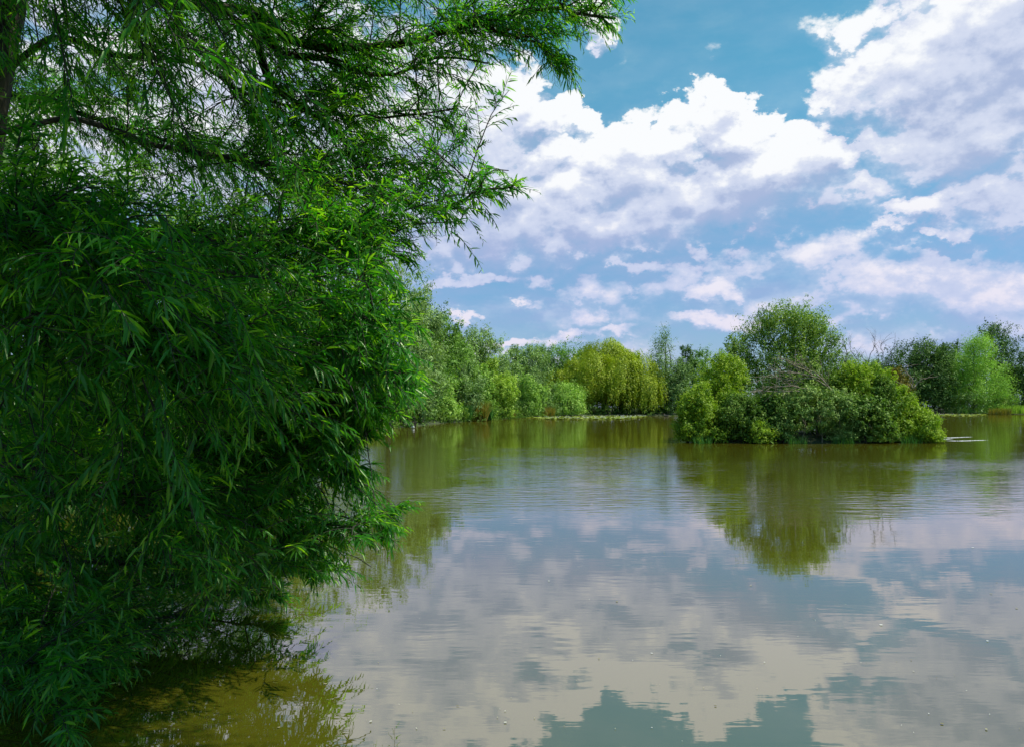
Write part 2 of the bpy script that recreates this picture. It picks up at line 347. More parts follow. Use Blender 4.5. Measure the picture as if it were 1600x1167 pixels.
def crown_pts(rng, H, W, z0, profile, nl, nclump, per, cr, up=.5, gap=.0, dep=None, drop=0.0):
    """leaf centres, outward vectors, growth axes and clump tints for one crown made of overlapping lobes"""
    dep = dep or W
    u = (np.arange(nl) + rng.random(nl)) / nl
    pr = profile_r(profile, u); th = rng.random(nl) * 6.283 + np.arange(nl) * 2.4
    rr = pr * (.30 + .38 * rng.random(nl)); lr = .26 + .22 * rng.random(nl)
    lr = lr * (.55 + .45 * pr) * (14 / nl) ** .33; rr = rr * (1 + .12 * (nl > 20))
    if profile is CONE: lr = lr * pr ** .8
    Lc = np.stack([np.cos(th) * rr * W / 2, np.sin(th) * rr * dep / 2, z0 + u * (H - z0)], -1)
    Ls = np.stack([lr * W * .62, lr * dep * .62, lr * W * .62 * (1 + .3 * up)], -1)
    Lc[:, 2] = np.minimum(Lc[:, 2], H - Ls[:, 2] * .92)
    Lc[:, 2] = np.maximum(Lc[:, 2], z0 + Ls[:, 2] * .5)
    top = np.argmax(Lc[:, 2]); Lc[top, 2] = H - Ls[top, 2]
    k = rng.choice(nl, nclump, p=(lr ** 2) / (lr ** 2).sum())
    d = norm(rng.standard_normal((nclump, 3)) + np.array([0, 0, .25]))
    C = Lc[k] + d * Ls[k] * (1 - .35 * rng.random(nclump) ** 2)[:, None]
    C[:, 2] = np.maximum(C[:, 2], z0 * .8)
    spr = rng.random(nclump) < .30; C[spr] += d[spr] * (Ls[k[spr]] * (.10 + .42 * rng.random((spr.sum(), 1)) ** 1.5)) + np.array([0, 0, 1.0]) * (Ls[k[spr], 2] * .12 * rng.random(spr.sum()))[:, None]
    C[:, 2] = np.minimum(C[:, 2], H * 1.02)
    # keep clumps that are not buried deep in another lobe
    keep = np.ones(nclump, bool)
    for j in range(nl):
        q = (((C - Lc[j]) / Ls[j]) ** 2).sum(-1); keep &= (q > .42) | (k == j) | (rng.random(nclump) < .12)
    if gap: keep &= rng.random(nclump) > gap
    C, d, k = C[keep], d[keep], k[keep]; n = len(C)
    out = norm(np.stack([C[:, 0], C[:, 1], (C[:, 2] - (z0 + H) / 2) * .6], -1))
    G = norm(out * .55 + np.array([0, 0, 1.0]) * up + d * .3 + rng.standard_normal((n, 3)) * .18)
    csz = cr * (.45 + .95 * rng.random(n))
    tintc = rng.random(n) * .55 + .2 * rng.random(nl)[k]
    idx = np.repeat(np.arange(n), per); N = len(idx)
    off = rng.standard_normal((N, 3)) * .55
    g = G[idx]; al = (rng.random(N) * 2.0 - .8)
    off = off * (1 - .45 * np.clip(al, 0, 1.2))[:, None]
    Pp = C[idx] + off * csz[idx][:, None] + g * (al * csz[idx] * (.6 + up))[:, None]
    Pp[:, 2] -= drop * rng.random(N) * csz[idx]
    nn = norm(norm(off) * .7 + d[idx] * .7 + np.array([0, 0, .35]) + rng.standard_normal((N, 3)) * .65)
    ax = norm(g + rng.standard_normal((N, 3)) * .55 - np.array([0, 0, drop]))
    return Pp, nn, ax, np.clip(tintc[idx] + rng.random(N) * .3, 0, 1), Lc
def crown_mesh(parts, ll, lw, mat, parent, rng, name='crown', zmin=.05):
    Pp, nn, ax, tn = parts
    ok = Pp[:, 2] > zmin; Pp, nn, ax, tn = Pp[ok], nn[ok], ax[ok], tn[ok]
    s = .65 + .7 * rng.random(len(Pp))
    V, Fq = leaf_quads(Pp, ax, nn, ll * s, lw * s)
    return mesh(name, V, Fq, mat, parent, tint=np.repeat(tn, 4))
def trunk_mesh(parent, rng, H, r, targets, lean=(0, 0), mat=None, name='trunk', split=.35, zsink=-.3):
    T = Tubes(); fork = np.array([lean[0] * .5, lean[1] * .5, H * split])
    top = np.array([lean[0], lean[1], H * .85])
    T.add(bez([(0, 0, zsink), (lean[0] * .1, 0, H * .12), fork, top], 12), r, r * .15, 8, .05, rng)
    for q in targets:
        b = fork * (.55 + .7 * rng.random()); b[2] = min(b[2], q[2] * .8)
        mid = (b + q) / 2 + np.array([0, 0, .06 * H]) + rng.standard_normal(3) * .03 * H
        T.add(bez([b, mid, q], 8), r * .38, r * .07, 5)
    return T.build(name, mat or M['bark'], parent)
SEED = [100]
def tree(name, cat, label, px, ytop, wpx, Y, mat, profile=ROUND, z0f=.12, nl=14, nclump=330, per=30, cr=None, ll=.42, lw=.17, up=.5, gap=0., drop=0., group=None, depf=1., trunk_r=None, lobes=None):
    SEED[0] += 1; rng = np.random.default_rng(SEED[0])
    g0 = ground_at(px, Y)
    if cat not in ('shrub', 'bramble', 'young tree') and not name.startswith('island'):
        for _ in range(60):
            if float(pond_sd(np.array([g0[0]]), np.array([g0[1]]))[0]) > .4: break
            Y += .5; g0 = ground_at(px, Y)
    W = wpx / F * Y; H = CAMH + (HZ - ytop) / F * Y
    s = float(pond_sd(np.array([g0[0]]), np.array([g0[1]]))[0]); gz = max(0.0, float(land_h(np.array([s]), np.array([g0[0]]), np.array([g0[1]]))[0]))
    root = empty(name, (g0[0], g0[1], gz), label, cat, group); H -= gz
    cr = cr or W * .085
    Pp, nn, ax, tn, Lc = crown_pts(rng, H - cr * .7, W, H * z0f, profile, nl, nclump, per, cr, up, gap, W * depf, drop)
    trunk_mesh(root, rng, H, trunk_r or max(.08, H * .022), [Lc[j] for j in rng.choice(len(Lc), min(7, len(Lc)), replace=False)])
    crown_mesh((Pp, nn, ax, tn), ll, lw, M[mat], root, rng)
    return root

# ------------------------------------------------------------------ trees of the left shore and the far shore
TS = 'trees along the far shore'
# (name, category, label, px, ytop, width px, distance, material, options)
T_ = [
 ('shore_tree','tree','bright green leafy tree glimpsed behind the near willow trunk at upper left', 70, 140, 300, 22, 'mid', dict(nl=16,nclump=420,per=34,ll=.16,lw=.07,cr=.42)),
 ('shore_tree','tree','green bushy tree behind the near willow foliage, second along the left bank', 190, 235, 260, 30, 'mid', dict(nl=16,nclump=380,per=34,ll=.2,lw=.085,cr=.5)),
 ('shore_tree','tree','dark green tree behind the near willow foliage, third along the left bank', 310, 300, 250, 41, 'dark', dict(nl=16,nclump=360,per=34,ll=.25,lw=.1,cr=.6)),
 ('shore_tree','tree','mid green tree behind the near willow foliage, fourth along the left bank', 410, 350, 200, 52, 'mid', dict(nl=16,nclump=360,per=34,ll=.28,lw=.11,cr=.6)),
 ('shore_tree','tree','green tree hidden behind the bright edge of the near willow, fifth along the left bank', 505, 385, 190, 62, 'mid', dict(nl=16,nclump=340,per=34,ll=.3,lw=.12,cr=.65)),
 ('white_willow','willow tree','tall silvery grey-green willow rising right behind the near willow edge', 606, 412, 180, 80, 'silver', dict(nl=20,nclump=620,per=36,ll=.34,lw=.11,up=.7,cr=.62,profile=TALL)),
 ('white_willow','willow tree','grey-green willow with a steep right shoulder, beside the tallest left shore willow', 658, 452, 92, 90, 'poplar', dict(nl=16,nclump=420,per=34,ll=.36,lw=.13,up=.6,cr=.6,profile=TALL,z0f=.05)),
 ('shore_tree','tree','dark green tree below the sky notch on the left shore', 688, 492, 80, 112, 'mid', dict(nl=14,nclump=420,per=34,ll=.42,lw=.16,up=.4)),
 ('shore_tree','tree','round olive green tree in front of the silver willow crown', 712, 538, 80, 122, 'mid', dict(nl=14,nclump=380,per=34,ll=.42,lw=.16,up=.5)),
 ('white_willow','willow tree','pale silver willow with a round open crown and a gap of sky', 752, 512, 78, 158, 'silver', dict(nl=12,nclump=420,per=32,ll=.5,lw=.17,up=.5,z0f=.3)),
 ('white_willow','willow tree','small silver willow top left of the round open crown', 716, 515, 50, 150, 'silver', dict(nl=9,nclump=260,per=30,ll=.5,lw=.17,up=.5,z0f=.3)),
 ('sallow_bush','bush','yellow-green round bush leaning over the water beside the wooden staging', 692, 590, 62, 106, 'sallow', dict(nl=10,nclump=330,per=32,ll=.3,lw=.12,up=.6,profile=COLUMN,z0f=.0)),
 ('sallow_bush','bush','dusky silver green bush, tallest of the left shore bushes', 722, 568, 64, 116, 'poplar', dict(nl=12,nclump=380,per=32,ll=.34,lw=.12,up=.7,profile=COLUMN,z0f=.0)),
 ('sallow_bush','bush','pale fresh green bush behind the orange reeds', 752, 572, 46, 128, 'sallow', dict(nl=10,nclump=280,per=32,ll=.36,lw=.13,up=.7,profile=COLUMN,z0f=.0)),
 ('sallow_bush','bush','bright green upright bush left of the brightest round bush', 765, 560, 42, 140, 'lime', dict(nl=10,nclump=300,per=30,ll=.4,lw=.14,up=.8,profile=COLUMN,z0f=.0)),
 ('sallow_bush','bush','brightest round lime green bush at the water edge left of the lilies', 783, 586, 54, 139, 'lime', dict(nl=12,nclump=360,per=32,ll=.36,lw=.13,up=.7,profile=COLUMN,z0f=.0)),
 ('white_willow','willow tree','feathery silver green willow behind the brightest round bush', 788, 562, 50, 165, 'silver', dict(nl=10,nclump=300,per=30,ll=.45,lw=.15,up=.7,profile=COLUMN,z0f=.05)),
 ('white_willow','willow tree','broad feathery grey-green willow left of the dark gap by the weeping willow', 832, 546, 76, 178, 'silver', dict(nl=16,nclump=520,per=32,ll=.5,lw=.16,up=.8,profile=COLUMN,z0f=.0)),
 ('white_willow','willow tree','narrow feathery willow with pointed top between the silver willows', 806, 541, 46, 186, 'poplar', dict(nl=10,nclump=320,per=30,ll=.5,lw=.16,up=.9,profile=COLUMN,z0f=.0)),
 ('sallow_bush','bush','upright green bush with dark foot at the left end of the lilies', 822, 586, 46, 160, 'sallow', dict(nl=10,nclump=330,per=30,ll=.4,lw=.14,up=.9,profile=COLUMN,z0f=.0)),
 ('sallow_bush','bush','narrow pale bush touching the upright green bush above the lilies', 844, 602, 32, 165, 'sallow', dict(nl=8,nclump=220,per=30,ll=.4,lw=.14,up=.7,profile=COLUMN,z0f=.0)),
 ('sallow_bush','bush','small low pale bush by the left end of the lily bed', 852, 628, 36, 168, 'silver', dict(nl=7,nclump=180,per=30,ll=.36,lw=.13,up=.6,profile=MOUND,z0f=.0)),
 ('sallow_bush','bush','wide green bush with pale tips in front of the weeping willow', 887, 600, 62, 176, 'sallow', dict(nl=12,nclump=380,per=32,ll=.42,lw=.15,up=.9,profile=MOUND,z0f=.0)),
 ('shore_tree','tree','dark tree in the gap left of the weeping willow', 868, 562, 50, 205, 'dark', dict(nl=10,nclump=300,per=30,ll=.55,lw=.2)),
 ('shore_tree','tree','olive green round tree behind the left side of the weeping willow', 888, 534, 84, 215, 'mid', dict(nl=12,nclump=420,per=30,ll=.55,lw=.2,up=.6)),
 ('shore_tree','tree','small grey-green tree top just left of the weeping willow dome', 921, 542, 40, 218, 'poplar', dict(nl=9,nclump=220,per=30,ll=.55,lw=.2,up=.6)),
 ('shore_tree','tree','grey-green tree on the skyline above the broad feathery willow', 850, 540, 50, 222, 'poplar', dict(nl=9,nclump=260,per=30,ll=.55,lw=.2,up=.6)),
 ('poplar_tree','poplar tree','tall pointed grey-green poplar right of the weeping willow', 1040, 514, 96, 192, 'poplar', dict(nl=18,nclump=520,per=32,ll=.46,lw=.15,up=.8,profile=CONE,z0f=.02)),
 ('white_willow','willow tree','soft grey-green willow joined to the right side of the pointed poplar', 1062, 548, 56, 190, 'poplar', dict(nl=14,nclump=420,per=32,ll=.46,lw=.15,up=.6,profile=CONE,z0f=.02)),
 ('shore_tree','tree','small dark tree on the skyline between poplar and island', 1072, 537, 36, 222, 'dark', dict(nl=9,nclump=220,per=30,ll=.55,lw=.2,gap=.1)),
 ('shore_tree','tree','dark olive tree on the skyline above the left end of the island', 1102, 545, 56, 224, 'mid', dict(nl=9,nclump=280,per=30,ll=.55,lw=.2)),
 ('shore_tree','tree','grey-green tree on the skyline seen through the island sapling', 1150, 543, 60, 224, 'poplar', dict(nl=9,nclump=280,per=30,ll=.55,lw=.2,up=.6)),
 ('shore_tree','tree','pale grey-green tree on the skyline just right of the island willow', 1325, 556, 60, 232, 'poplar', dict(nl=10,nclump=280,per=30,ll=.55,lw=.18,up=.8)),
 ('shore_tree','tree','grey-green tree below the bare arching twigs on the skyline', 1365, 562, 56, 234, 'silver', dict(nl=10,nclump=260,per=30,ll=.55,lw=.18,up=.8)),
 ('broadleaf_tree','tree','large dark round tree with deep shade below, right of the island', 1428, 533, 112, 215, 'dark', dict(nl=26,nclump=1100,per=34,ll=.55,lw=.24,up=.25,z0f=.12)),
 ('broadleaf_tree','tree','dark lobe of trees between the large dark tree and the pale ash', 1468, 541, 60, 214, 'dark', dict(nl=16,nclump=620,per=34,ll=.55,lw=.24,up=.25,z0f=.14)),
 ('ash_tree','ash tree','pale green feathery tree standing over the water at far right', 1522, 526, 112, 208, 'ash', dict(nl=28,nclump=1300,per=34,ll=.5,lw=.16,up=.35,profile=ROUND,z0f=.02)),
 ('broadleaf_tree','tree','tallest dark tree towering behind the pale green tree at far right', 1550, 508, 88, 254, 'dark', dict(nl=16,nclump=560,per=34,ll=.6,lw=.26,up=.3,z0f=.1)),
 ('broadleaf_tree','tree','small dark tree top peeping out left of the pale green tree', 1495, 530, 44, 258, 'dark', dict(nl=9,nclump=240,per=30,ll=.6,lw=.24,gap=.15)),
 ('broadleaf_tree','tree','dark tree cut by the right edge of the photo behind the grassy bank', 1602, 552, 76, 250, 'dark', dict(nl=12,nclump=420,per=34,ll=.58,lw=.25,up=.3,z0f=.05)),
 ('shore_bush','bush','low blue-green bush under the pale green tree', 1500, 616, 70, 222, 'poplar', dict(nl=9,nclump=240,per=30,ll=.5,lw=.2,up=.3,profile=MOUND,z0f=0)),
 ('shore_bush','bush','dark low bush in the shade left of the grassy bank', 1562, 622, 50, 226, 'isledark', dict(nl=9,nclump=200,per=30,ll=.5,lw=.2,up=.3,profile=MOUND,z0f=0)),
 ('shore_bush','bush','low dark bush below the gap right of the weeping willow', 1022, 626, 44, 192, 'mid', dict(nl=9,nclump=200,per=30,ll=.4,lw=.16,up=.3,profile=MOUND,z0f=0)),
 ('shore_bush','bush','brownish low bush on the bank beside the wooden staging', 618, 628, 50, 98, 'rust', dict(nl=9,nclump=220,per=30,ll=.26,lw=.1,up=.4,profile=MOUND,z0f=0)),
 ('shore_bush','bush','dark bush overhanging the water just right of the wooden staging', 657, 600, 54, 99, 'dark', dict(nl=10,nclump=300,per=30,ll=.3,lw=.12,up=.2,profile=MOUND,z0f=0)),
 ('shore_bush','bush','dark green bush in the shade between the left shore willows', 640, 560, 90, 95, 'mid', dict(nl=12,nclump=360,per=30,ll=.32,lw=.13,up=.4,profile=MOUND,z0f=0)),
 ('shore_bush','bush','low dark bush behind the brightest round bush', 800, 622, 50, 170, 'dark', dict(nl=8,nclump=220,per=30,ll=.4,lw=.16,up=.3,profile=MOUND,z0f=0)),
 ('shade_thicket','bush','dark thicket bush added as shade low at the left edge behind the near willow', -20, 480, 420, 11.5, 'dark', dict(nl=14,nclump=420,per=40,ll=.11,lw=.05,cr=.26,profile=MOUND,z0f=0)),  # thickets added with dark leaves to stand for shade and darken the reflection
 ('shade_thicket','bush','dark thicket bush added as shade behind the lower branches of the near willow', 170, 470, 300, 15, 'dark', dict(nl=14,nclump=420,per=40,ll=.13,lw=.06,cr=.32,profile=MOUND,z0f=0)),
 ('shade_thicket','bush','dark thicket bush added as shade on the left bank, seen between the drooping branches', 290, 500, 240, 20, 'dark', dict(nl=14,nclump=420,per=40,ll=.15,lw=.065,cr=.36,profile=MOUND,z0f=0)),
 ('shade_thicket','bush','dark thicket bush added as shade farther along the left bank behind the willow shoots', 385, 520, 190, 31, 'dark', dict(nl=14,nclump=400,per=38,ll=.2,lw=.08,cr=.45,profile=MOUND,z0f=0)),
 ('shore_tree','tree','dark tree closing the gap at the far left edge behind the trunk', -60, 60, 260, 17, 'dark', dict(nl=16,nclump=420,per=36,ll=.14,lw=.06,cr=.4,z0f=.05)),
 ('shore_bush','bush','dark bush added to darken the bright gap under the left curtains of the weeping willow', 915, 610, 60, 196, 'dark', dict(nl=8,nclump=240,per=30,ll=.45,lw=.2,up=.3,profile=MOUND,z0f=0)),  # added dark filler where sky shone through below the curtains
 ('shore_bush','bush','dark bush added to darken the bright gap under the right curtains of the weeping willow', 985, 606, 70, 197, 'dark', dict(nl=8,nclump=260,per=30,ll=.45,lw=.2,up=.3,profile=MOUND,z0f=0)),  # dark filler as well, added against the sky showing through
]
for (nm, cat, lab, px, yt, wp, Y, mt, kw) in T_:
    tree(nm, cat, lab, px, yt, wp, Y, mt, **kw)

def weeping(label, px, ytop, wpx, Y):
    rng = np.random.default_rng(7)
    W = wpx / F * Y; H = CAMH + (HZ - ytop) / F * Y; g0 = ground_at(px, Y); root = empty('weeping_willow', (g0[0], g0[1], .3), label, 'weeping willow')
    H -= .3
    domes = [(0, 0, H, W * .30, 0), (-W * .27, -1.5, H * .74, W * .17, 0), (-W * .42, -1, H * .60, W * .11, 0), (W * .22, -1, H * .90, W * .2, 0), (W * .38, -.5, H * .68, W * .14, 0), (W * .04, 1, H * 1.0, W * .22, 0), (-W * .1, -4.5, H * .82, W * .2, 0), (W * .12, -4.5, H * .78, W * .19, 0), (-.24 * W, -4, H * .62, W * .14, 0), (W * .3, -4, H * .58, W * .13, 0), (0, 4, H * .85, W * .3, 0)]
    A = []; LP = []; TN = []; AX = []; NN = []
    for (cx, cy_, hh, R, _) in domes:
        k = int(340 * (R / (W * .3)) ** 1.3) + 60
        cl = [(rng.random() * 6.283, math.sqrt(rng.random()), rng.random()) for _ in range(int(k / 11))]
        for s in range(k):
            ca, cr_, cf = cl[s % len(cl)]; a = ca + rng.normal() * .13 / max(.25, cr_); rr = min(1.08, abs(cr_ + rng.normal() * .06)); x = cx + math.cos(a) * rr * R; y = cy_ + math.sin(a) * rr * R * .8
            z = hh * (1 - .30 * rr ** 2.2) * (1 - .10 * rng.random() ** 2) * (1 + .035 * math.sin(3 * a + hh))
            ln = (z - .4) * (.25 + .5 * cf + .25 * rng.random()) if rr > .45 else z * .22 * (.6 + rng.random())
            m_ = int(ln / .14) + 4; u = np.linspace(0, 1, m_)
            o = np.array([math.cos(a), math.sin(a), 0]) * R * .14
            pts = np.array([x, y, z]) + o * (1 - np.exp(-3 * u))[:, None] + np.array([0, 0, -1.0]) * (ln * (u ** 1.2))[:, None]
            pts += rng.standard_normal((m_, 3)) * .24 + np.cumsum(rng.standard_normal((m_, 3)) * .03, 0)
            LP.append(pts); AX.append(np.tile([0.1, 0, -1.0], (m_, 1)) + rng.standard_normal((m_, 3)) * .35)
            NN.append(norm(np.tile([math.cos(a), math.sin(a), .45 + .8 * (1 - rr)], (m_, 1)) + rng.standard_normal((m_, 3)) * .45))
            TN.append(np.full(m_, rng.random() * .35) + rng.random(m_) * .6)
    Pp, ax, nn, tn = map(np.concatenate, (LP, AX, NN, TN)); nn = norm(nn)
    crown_mesh((Pp, nn, norm(ax), tn), .40, .14, M['weep'], root, rng)
    trunk_mesh(root, rng, H, .5, [np.array([d[0], d[1], d[2] * .85]) for d in domes], split=.3)
weeping('yellow-green weeping willow with long hanging curtains on the far shore', 947, 531, 184, 190)

# far-off wood behind the shore trees: reads as one mass
rng = np.random.default_rng(55); PP = []; 
for X in np.arange(-90, 330, 7.5):
    Y = 262 + 10 * rng.random() + max(0, -X) * .0; 
    if X < 0: Y = 235 + X * .9 + 20 * rng.random()
    W = 11 + 4 * rng.random(); H = 11.5 + 4.5 * rng.random()
    if X < 0: H *= .8
    q = crown_pts(rng, H, W, .3, ROUND, 9, 170, 22, 1.0, .5)
    PP.append((q[0] + np.array([X, Y, .8]), q[1], q[2], np.clip(q[3] * .7 + .25 * rng.random(), 0, 1)))
cat_ = [np.concatenate([p[i] for p in PP]) for i in range(4)]
tag(crown_mesh(cat_, .75, .3, M['mid'], None, rng, 'distant_wood'), 'green wood closing the view behind the shore trees', 'wood', kind='stuff')
# undergrowth at the foot of the banks
rng = np.random.default_rng(56); PP = []
path = bez(np.vstack([pond[3:31]]), 300)
for p_ in path:
    nrm = 1.2 + rng.random() * 1.5
    d = np.array([-1.0, .25]) if p_[1] < 100 else np.array([-.3, 1.0]); d = d / np.hypot(*d)
    far = p_[1] / 100
    W = 1.6 + 1.8 * far * rng.random() + far; H = .8 + (1.1 + .6 * far) * rng.random()
    q = crown_pts(rng, H, W, 0, MOUND, 4, 26, 16, .3, .4)
    PP.append((q[0] + np.array([p_[0] + d[0] * nrm, p_[1] + d[1] * nrm, .1]), q[1], q[2], np.clip(q[3], 0, 1)))
cat_ = [np.concatenate([p[i] for p in PP]) for i in range(4)]
tag(crown_mesh(cat_, .34, .12, M['isledark'], None, rng, 'bank_undergrowth', zmin=0.02), 'dark green undergrowth along the foot of the pond banks', 'undergrowth', kind='stuff')

# ------------------------------------------------------------------ the island
def isle(name, cat, label, px, ytop, wpx, Y, mat, ybot=None, **kw):
    o = dict(ll=.125, lw=.06, cr=.22, nl=30, nclump=420, per=40, up=.4, profile=MOUND, z0f=0.0, depf=.8)
    o.update(kw); return tree(name, cat, label, px, ytop, wpx, Y, mat, **o)
isle('island_willow', 'willow tree', 'big rounded willow with upright shoots, tallest tree on the island', 1238, 484, 154, 50.0, 'isle', nl=26, nclump=1800, per=32, up=1.0, profile=[(0,.75),(.3,.9),(.6,1),(.8,.93),(.93,.6),(1,.2)], z0f=.10, ll=.17, lw=.06, cr=.33, depf=.9)
isle('sapling', 'young tree', 'thin open sapling with sky showing through, left of the island willow', 1150, 528, 64, 50.5, 'isle', nl=10, nclump=190, per=20, up=1.0, profile=ROUND, z0f=.5, ll=.17, lw=.06, cr=.24)
isle('island_shrub', 'shrub', 'yellow-green tall shrub left of the island willow', 1128, 556, 100, 48.0, 'islelime', nclump=620, up=.5, profile=ROUND, z0f=.15)
isle('island_shrub', 'shrub', 'yellow-green shrub at the left tip of the island, leaning over the water', 1092, 602, 74, 45.6, 'islelime', nclump=640, per=34, up=.35)
isle('island_shrub', 'shrub', 'small pale yellow shrub sticking out left of the island tip', 1074, 624, 44, 46.2, 'islelime', nclump=220, up=.3)
isle('island_shrub', 'shrub', 'dark green shrub at the water edge left of the bramble mound', 1160, 618, 100, 45.6, 'isledark', nclump=760, up=.2)
isle('island_shrub', 'shrub', 'deep emerald green shrub under the fallen dead branches', 1206, 616, 64, 45.2, 'isledark', nclump=420, up=.2, ll=.17, lw=.09)
isle('bramble', 'bramble', 'pale leaved bramble mound with a dark hollow under it', 1276, 604, 124, 45.4, 'bramble', nclump=820, per=34, up=.1, z0f=.32, profile=[(0,1),(.5,1),(.8,.8),(1,.3)], drop=.6)
isle('bramble', 'bramble', 'thin curtain of pale bramble hanging to the water beside the emerald shrub', 1225, 628, 26, 44.6, 'bramble', nclump=150, per=26, up=.1, z0f=.1, drop=.8)
isle('island_shrub', 'shrub', 'tall lime green shrub right of the bramble mound, arching twigs on top', 1352, 570, 96, 47.0, 'islelime', nl=34, nclump=950, up=.6, profile=ROUND, z0f=.2)
isle('island_shrub', 'shrub', 'mid green shrub low at the water below the tall lime shrub', 1352, 622, 100, 45.0, 'isledark', nclump=640, up=.25, ll=.17, lw=.09)
isle('island_shrub', 'shrub', 'broad lime green shrub on the right half of the island', 1402, 606, 98, 46.6, 'islelime', nl=34, nclump=950, up=.35)
isle('island_shrub', 'shrub', 'low bright lime shrub spilling over the water at the right tip of the island', 1444, 644, 66, 45.4, 'islelime', nclump=480, up=.2)
isle('island_shrub', 'shrub', 'pale green low shrub between the bramble mound and the low mid green shrub', 1322, 636, 56, 44.9, 'bramble', nclump=300, up=.3)
isle('island_shrub', 'shrub', 'lime shoots poking up through the dark shrub near the left of the island', 1140, 606, 50, 46.4, 'islelime', nclump=280, up=.8)
isle('island_shrub', 'shrub', 'small bright tuft of leaves low at the water in the middle of the dark shrubs', 1186, 660, 40, 44.4, 'islelime', nclump=180, up=.3)
isle('island_shrub', 'shrub', 'rounded mid green shrub joining the tall lime shrub and the broad lime shrub', 1378, 586, 60, 45.9, 'isledark', nclump=340, up=.5)
isle('island_shrub', 'shrub', 'small rusty brown leaved shrub behind the broad lime shrub', 1398, 578, 46, 49.0, 'rust', nclump=220, up=.4, z0f=.5, profile=ROUND)
isle('island_shrub', 'shrub', 'shaded green shrub behind the bramble mound at the foot of the island willow', 1270, 588, 130, 48.2, 'isledark', nclump=520, up=.3)

tree('shore_bush', 'bush', 'dark bush added to darken the bright gap behind the trunk of the weeping willow', 950, 602, 70, 199, 'dark', nl=8, nclump=300, ll=.5, lw=.22, up=.3, profile=MOUND, z0f=0)  # added to close the last bright gap with dark leaves

def branchy(name, label, cat, root_px, limbs, Y, mat, r=.05, seed=1, fork=2):
    """bare wood: limbs given as lists of photo pixels at distance Y, each with side twigs"""
    rng = np.random.default_rng(seed); b = at(root_px[0], root_px[1], Y); root = empty(name, b, label, cat)
    for li, L in enumerate(limbs):
        P = np.array([at(x, y, Y + dy) for (x, y, dy) in L]) - b
        T = Tubes(); C = bez(P, 5 * len(P)); C += np.cumsum(rng.standard_normal(C.shape) * .02, 0)
        rr = r * (1 if li == 0 else .7); T.add(C, rr, rr * .22, 6)
        tl = np.linalg.norm(P[-1] - P[0])
        for k in range(int(4 + tl * 3)):
            i = rng.integers(len(C) // 4, len(C) - 2); tg = norm(C[i + 1] - C[i]); dr = norm(tg + rng.standard_normal(3) * .6 + np.array([0, 0, .15]))
            l = tl * (.12 + .25 * rng.random()); q = C[i] + dr * l; mid = (C[i] + q) / 2 + rng.standard_normal(3) * .06 * l + np.array([0, 0, .06 * l])
            T.add(bez([C[i], mid, q], 6), rr * .34, rr * .1, 4)
            if fork > 1:
                q2 = mid + norm(dr + rng.standard_normal(3) * .5) * l * .5; T.add([mid, (mid + q2) / 2 + rng.standard_normal(3) * .02, q2], rr * .2, rr * .08, 3)
        T.build('branch', M[mat], root)
branchy('dead_branch', 'bundle of bare brown branches fallen to the left in front of the island willow', 'dead branches', (1304, 618),
    [[(1304,618,0),(1288,598,-.2),(1262,578,-.4),(1225,562,-.6)],[(1296,606,0),(1270,594,-.3),(1235,596,-.6),(1205,590,-.8)],[(1300,612,0),(1262,608,-.4),(1222,604,-.7),(1188,606,-.9)],
     [(1280,592,-.2),(1245,583,-.6),(1210,584,-.7),(1180,600,-.9)],[(1255,612,-.4),(1230,612,-.6),(1190,612,-.9),(1176,614,-1)],[(1270,585,-.1),(1240,572,-.5),(1215,560,-.7)]], 45.6, 'deadwood', .055, 3)
branchy('dead_shrub', 'bare arching twigs standing against the sky above the lime shrub', 'bare twigs', (1345, 600),
    [[(1320,600,0),(1320,575,0),(1325,548,0),(1322,536,0),(1312,533,0)],[(1312,600,.1),(1311,572,0),(1312,556,0)],[(1348,600,0),(1345,570,0),(1332,548,0),(1326,528,0)],[(1350,600,0),(1356,560,0),(1362,540,0),(1360,528,0)],
     [(1372,600,0),(1380,560,.2),(1378,538,.2),(1386,530,.2)],[(1360,600,0),(1374,560,.2),(1366,542,.2)],[(1352,600,0),(1358,572,0),(1340,552,0)],[(1372,600,0),(1390,560,0),(1400,540,0)]], 48.0, 'bark', .032, 5, 2)
branchy('dead_branch', 'pale forked dead branch leaning out right above the broad lime shrub', 'dead branches', (1428, 606),
    [[(1428,606,0),(1434,598,0),(1444,592,0),(1462,588,0)],[(1424,604,0),(1424,592,0),(1416,580,0)],[(1426,606,0),(1430,590,0),(1420,574,0),(1440,570,0)],[(1420,604,0),(1404,598,0),(1396,594,0)]], 47.2, 'deadwood', .045, 8)
branchy('bare_stem', 'thin bare stems hanging in the dark hollow under the bramble', 'stems', (1285, 690),
    [[(1285,690,0),(1284,668,0),(1280,648,0)],[(1305,688,0),(1312,668,0),(1308,648,0)],[(1364,684,0),(1362,668,0),(1358,652,0)],[(1254,690,0),(1258,670,0),(1250,650,0)]], 44.6, 'deadwood', .028, 9, 1)

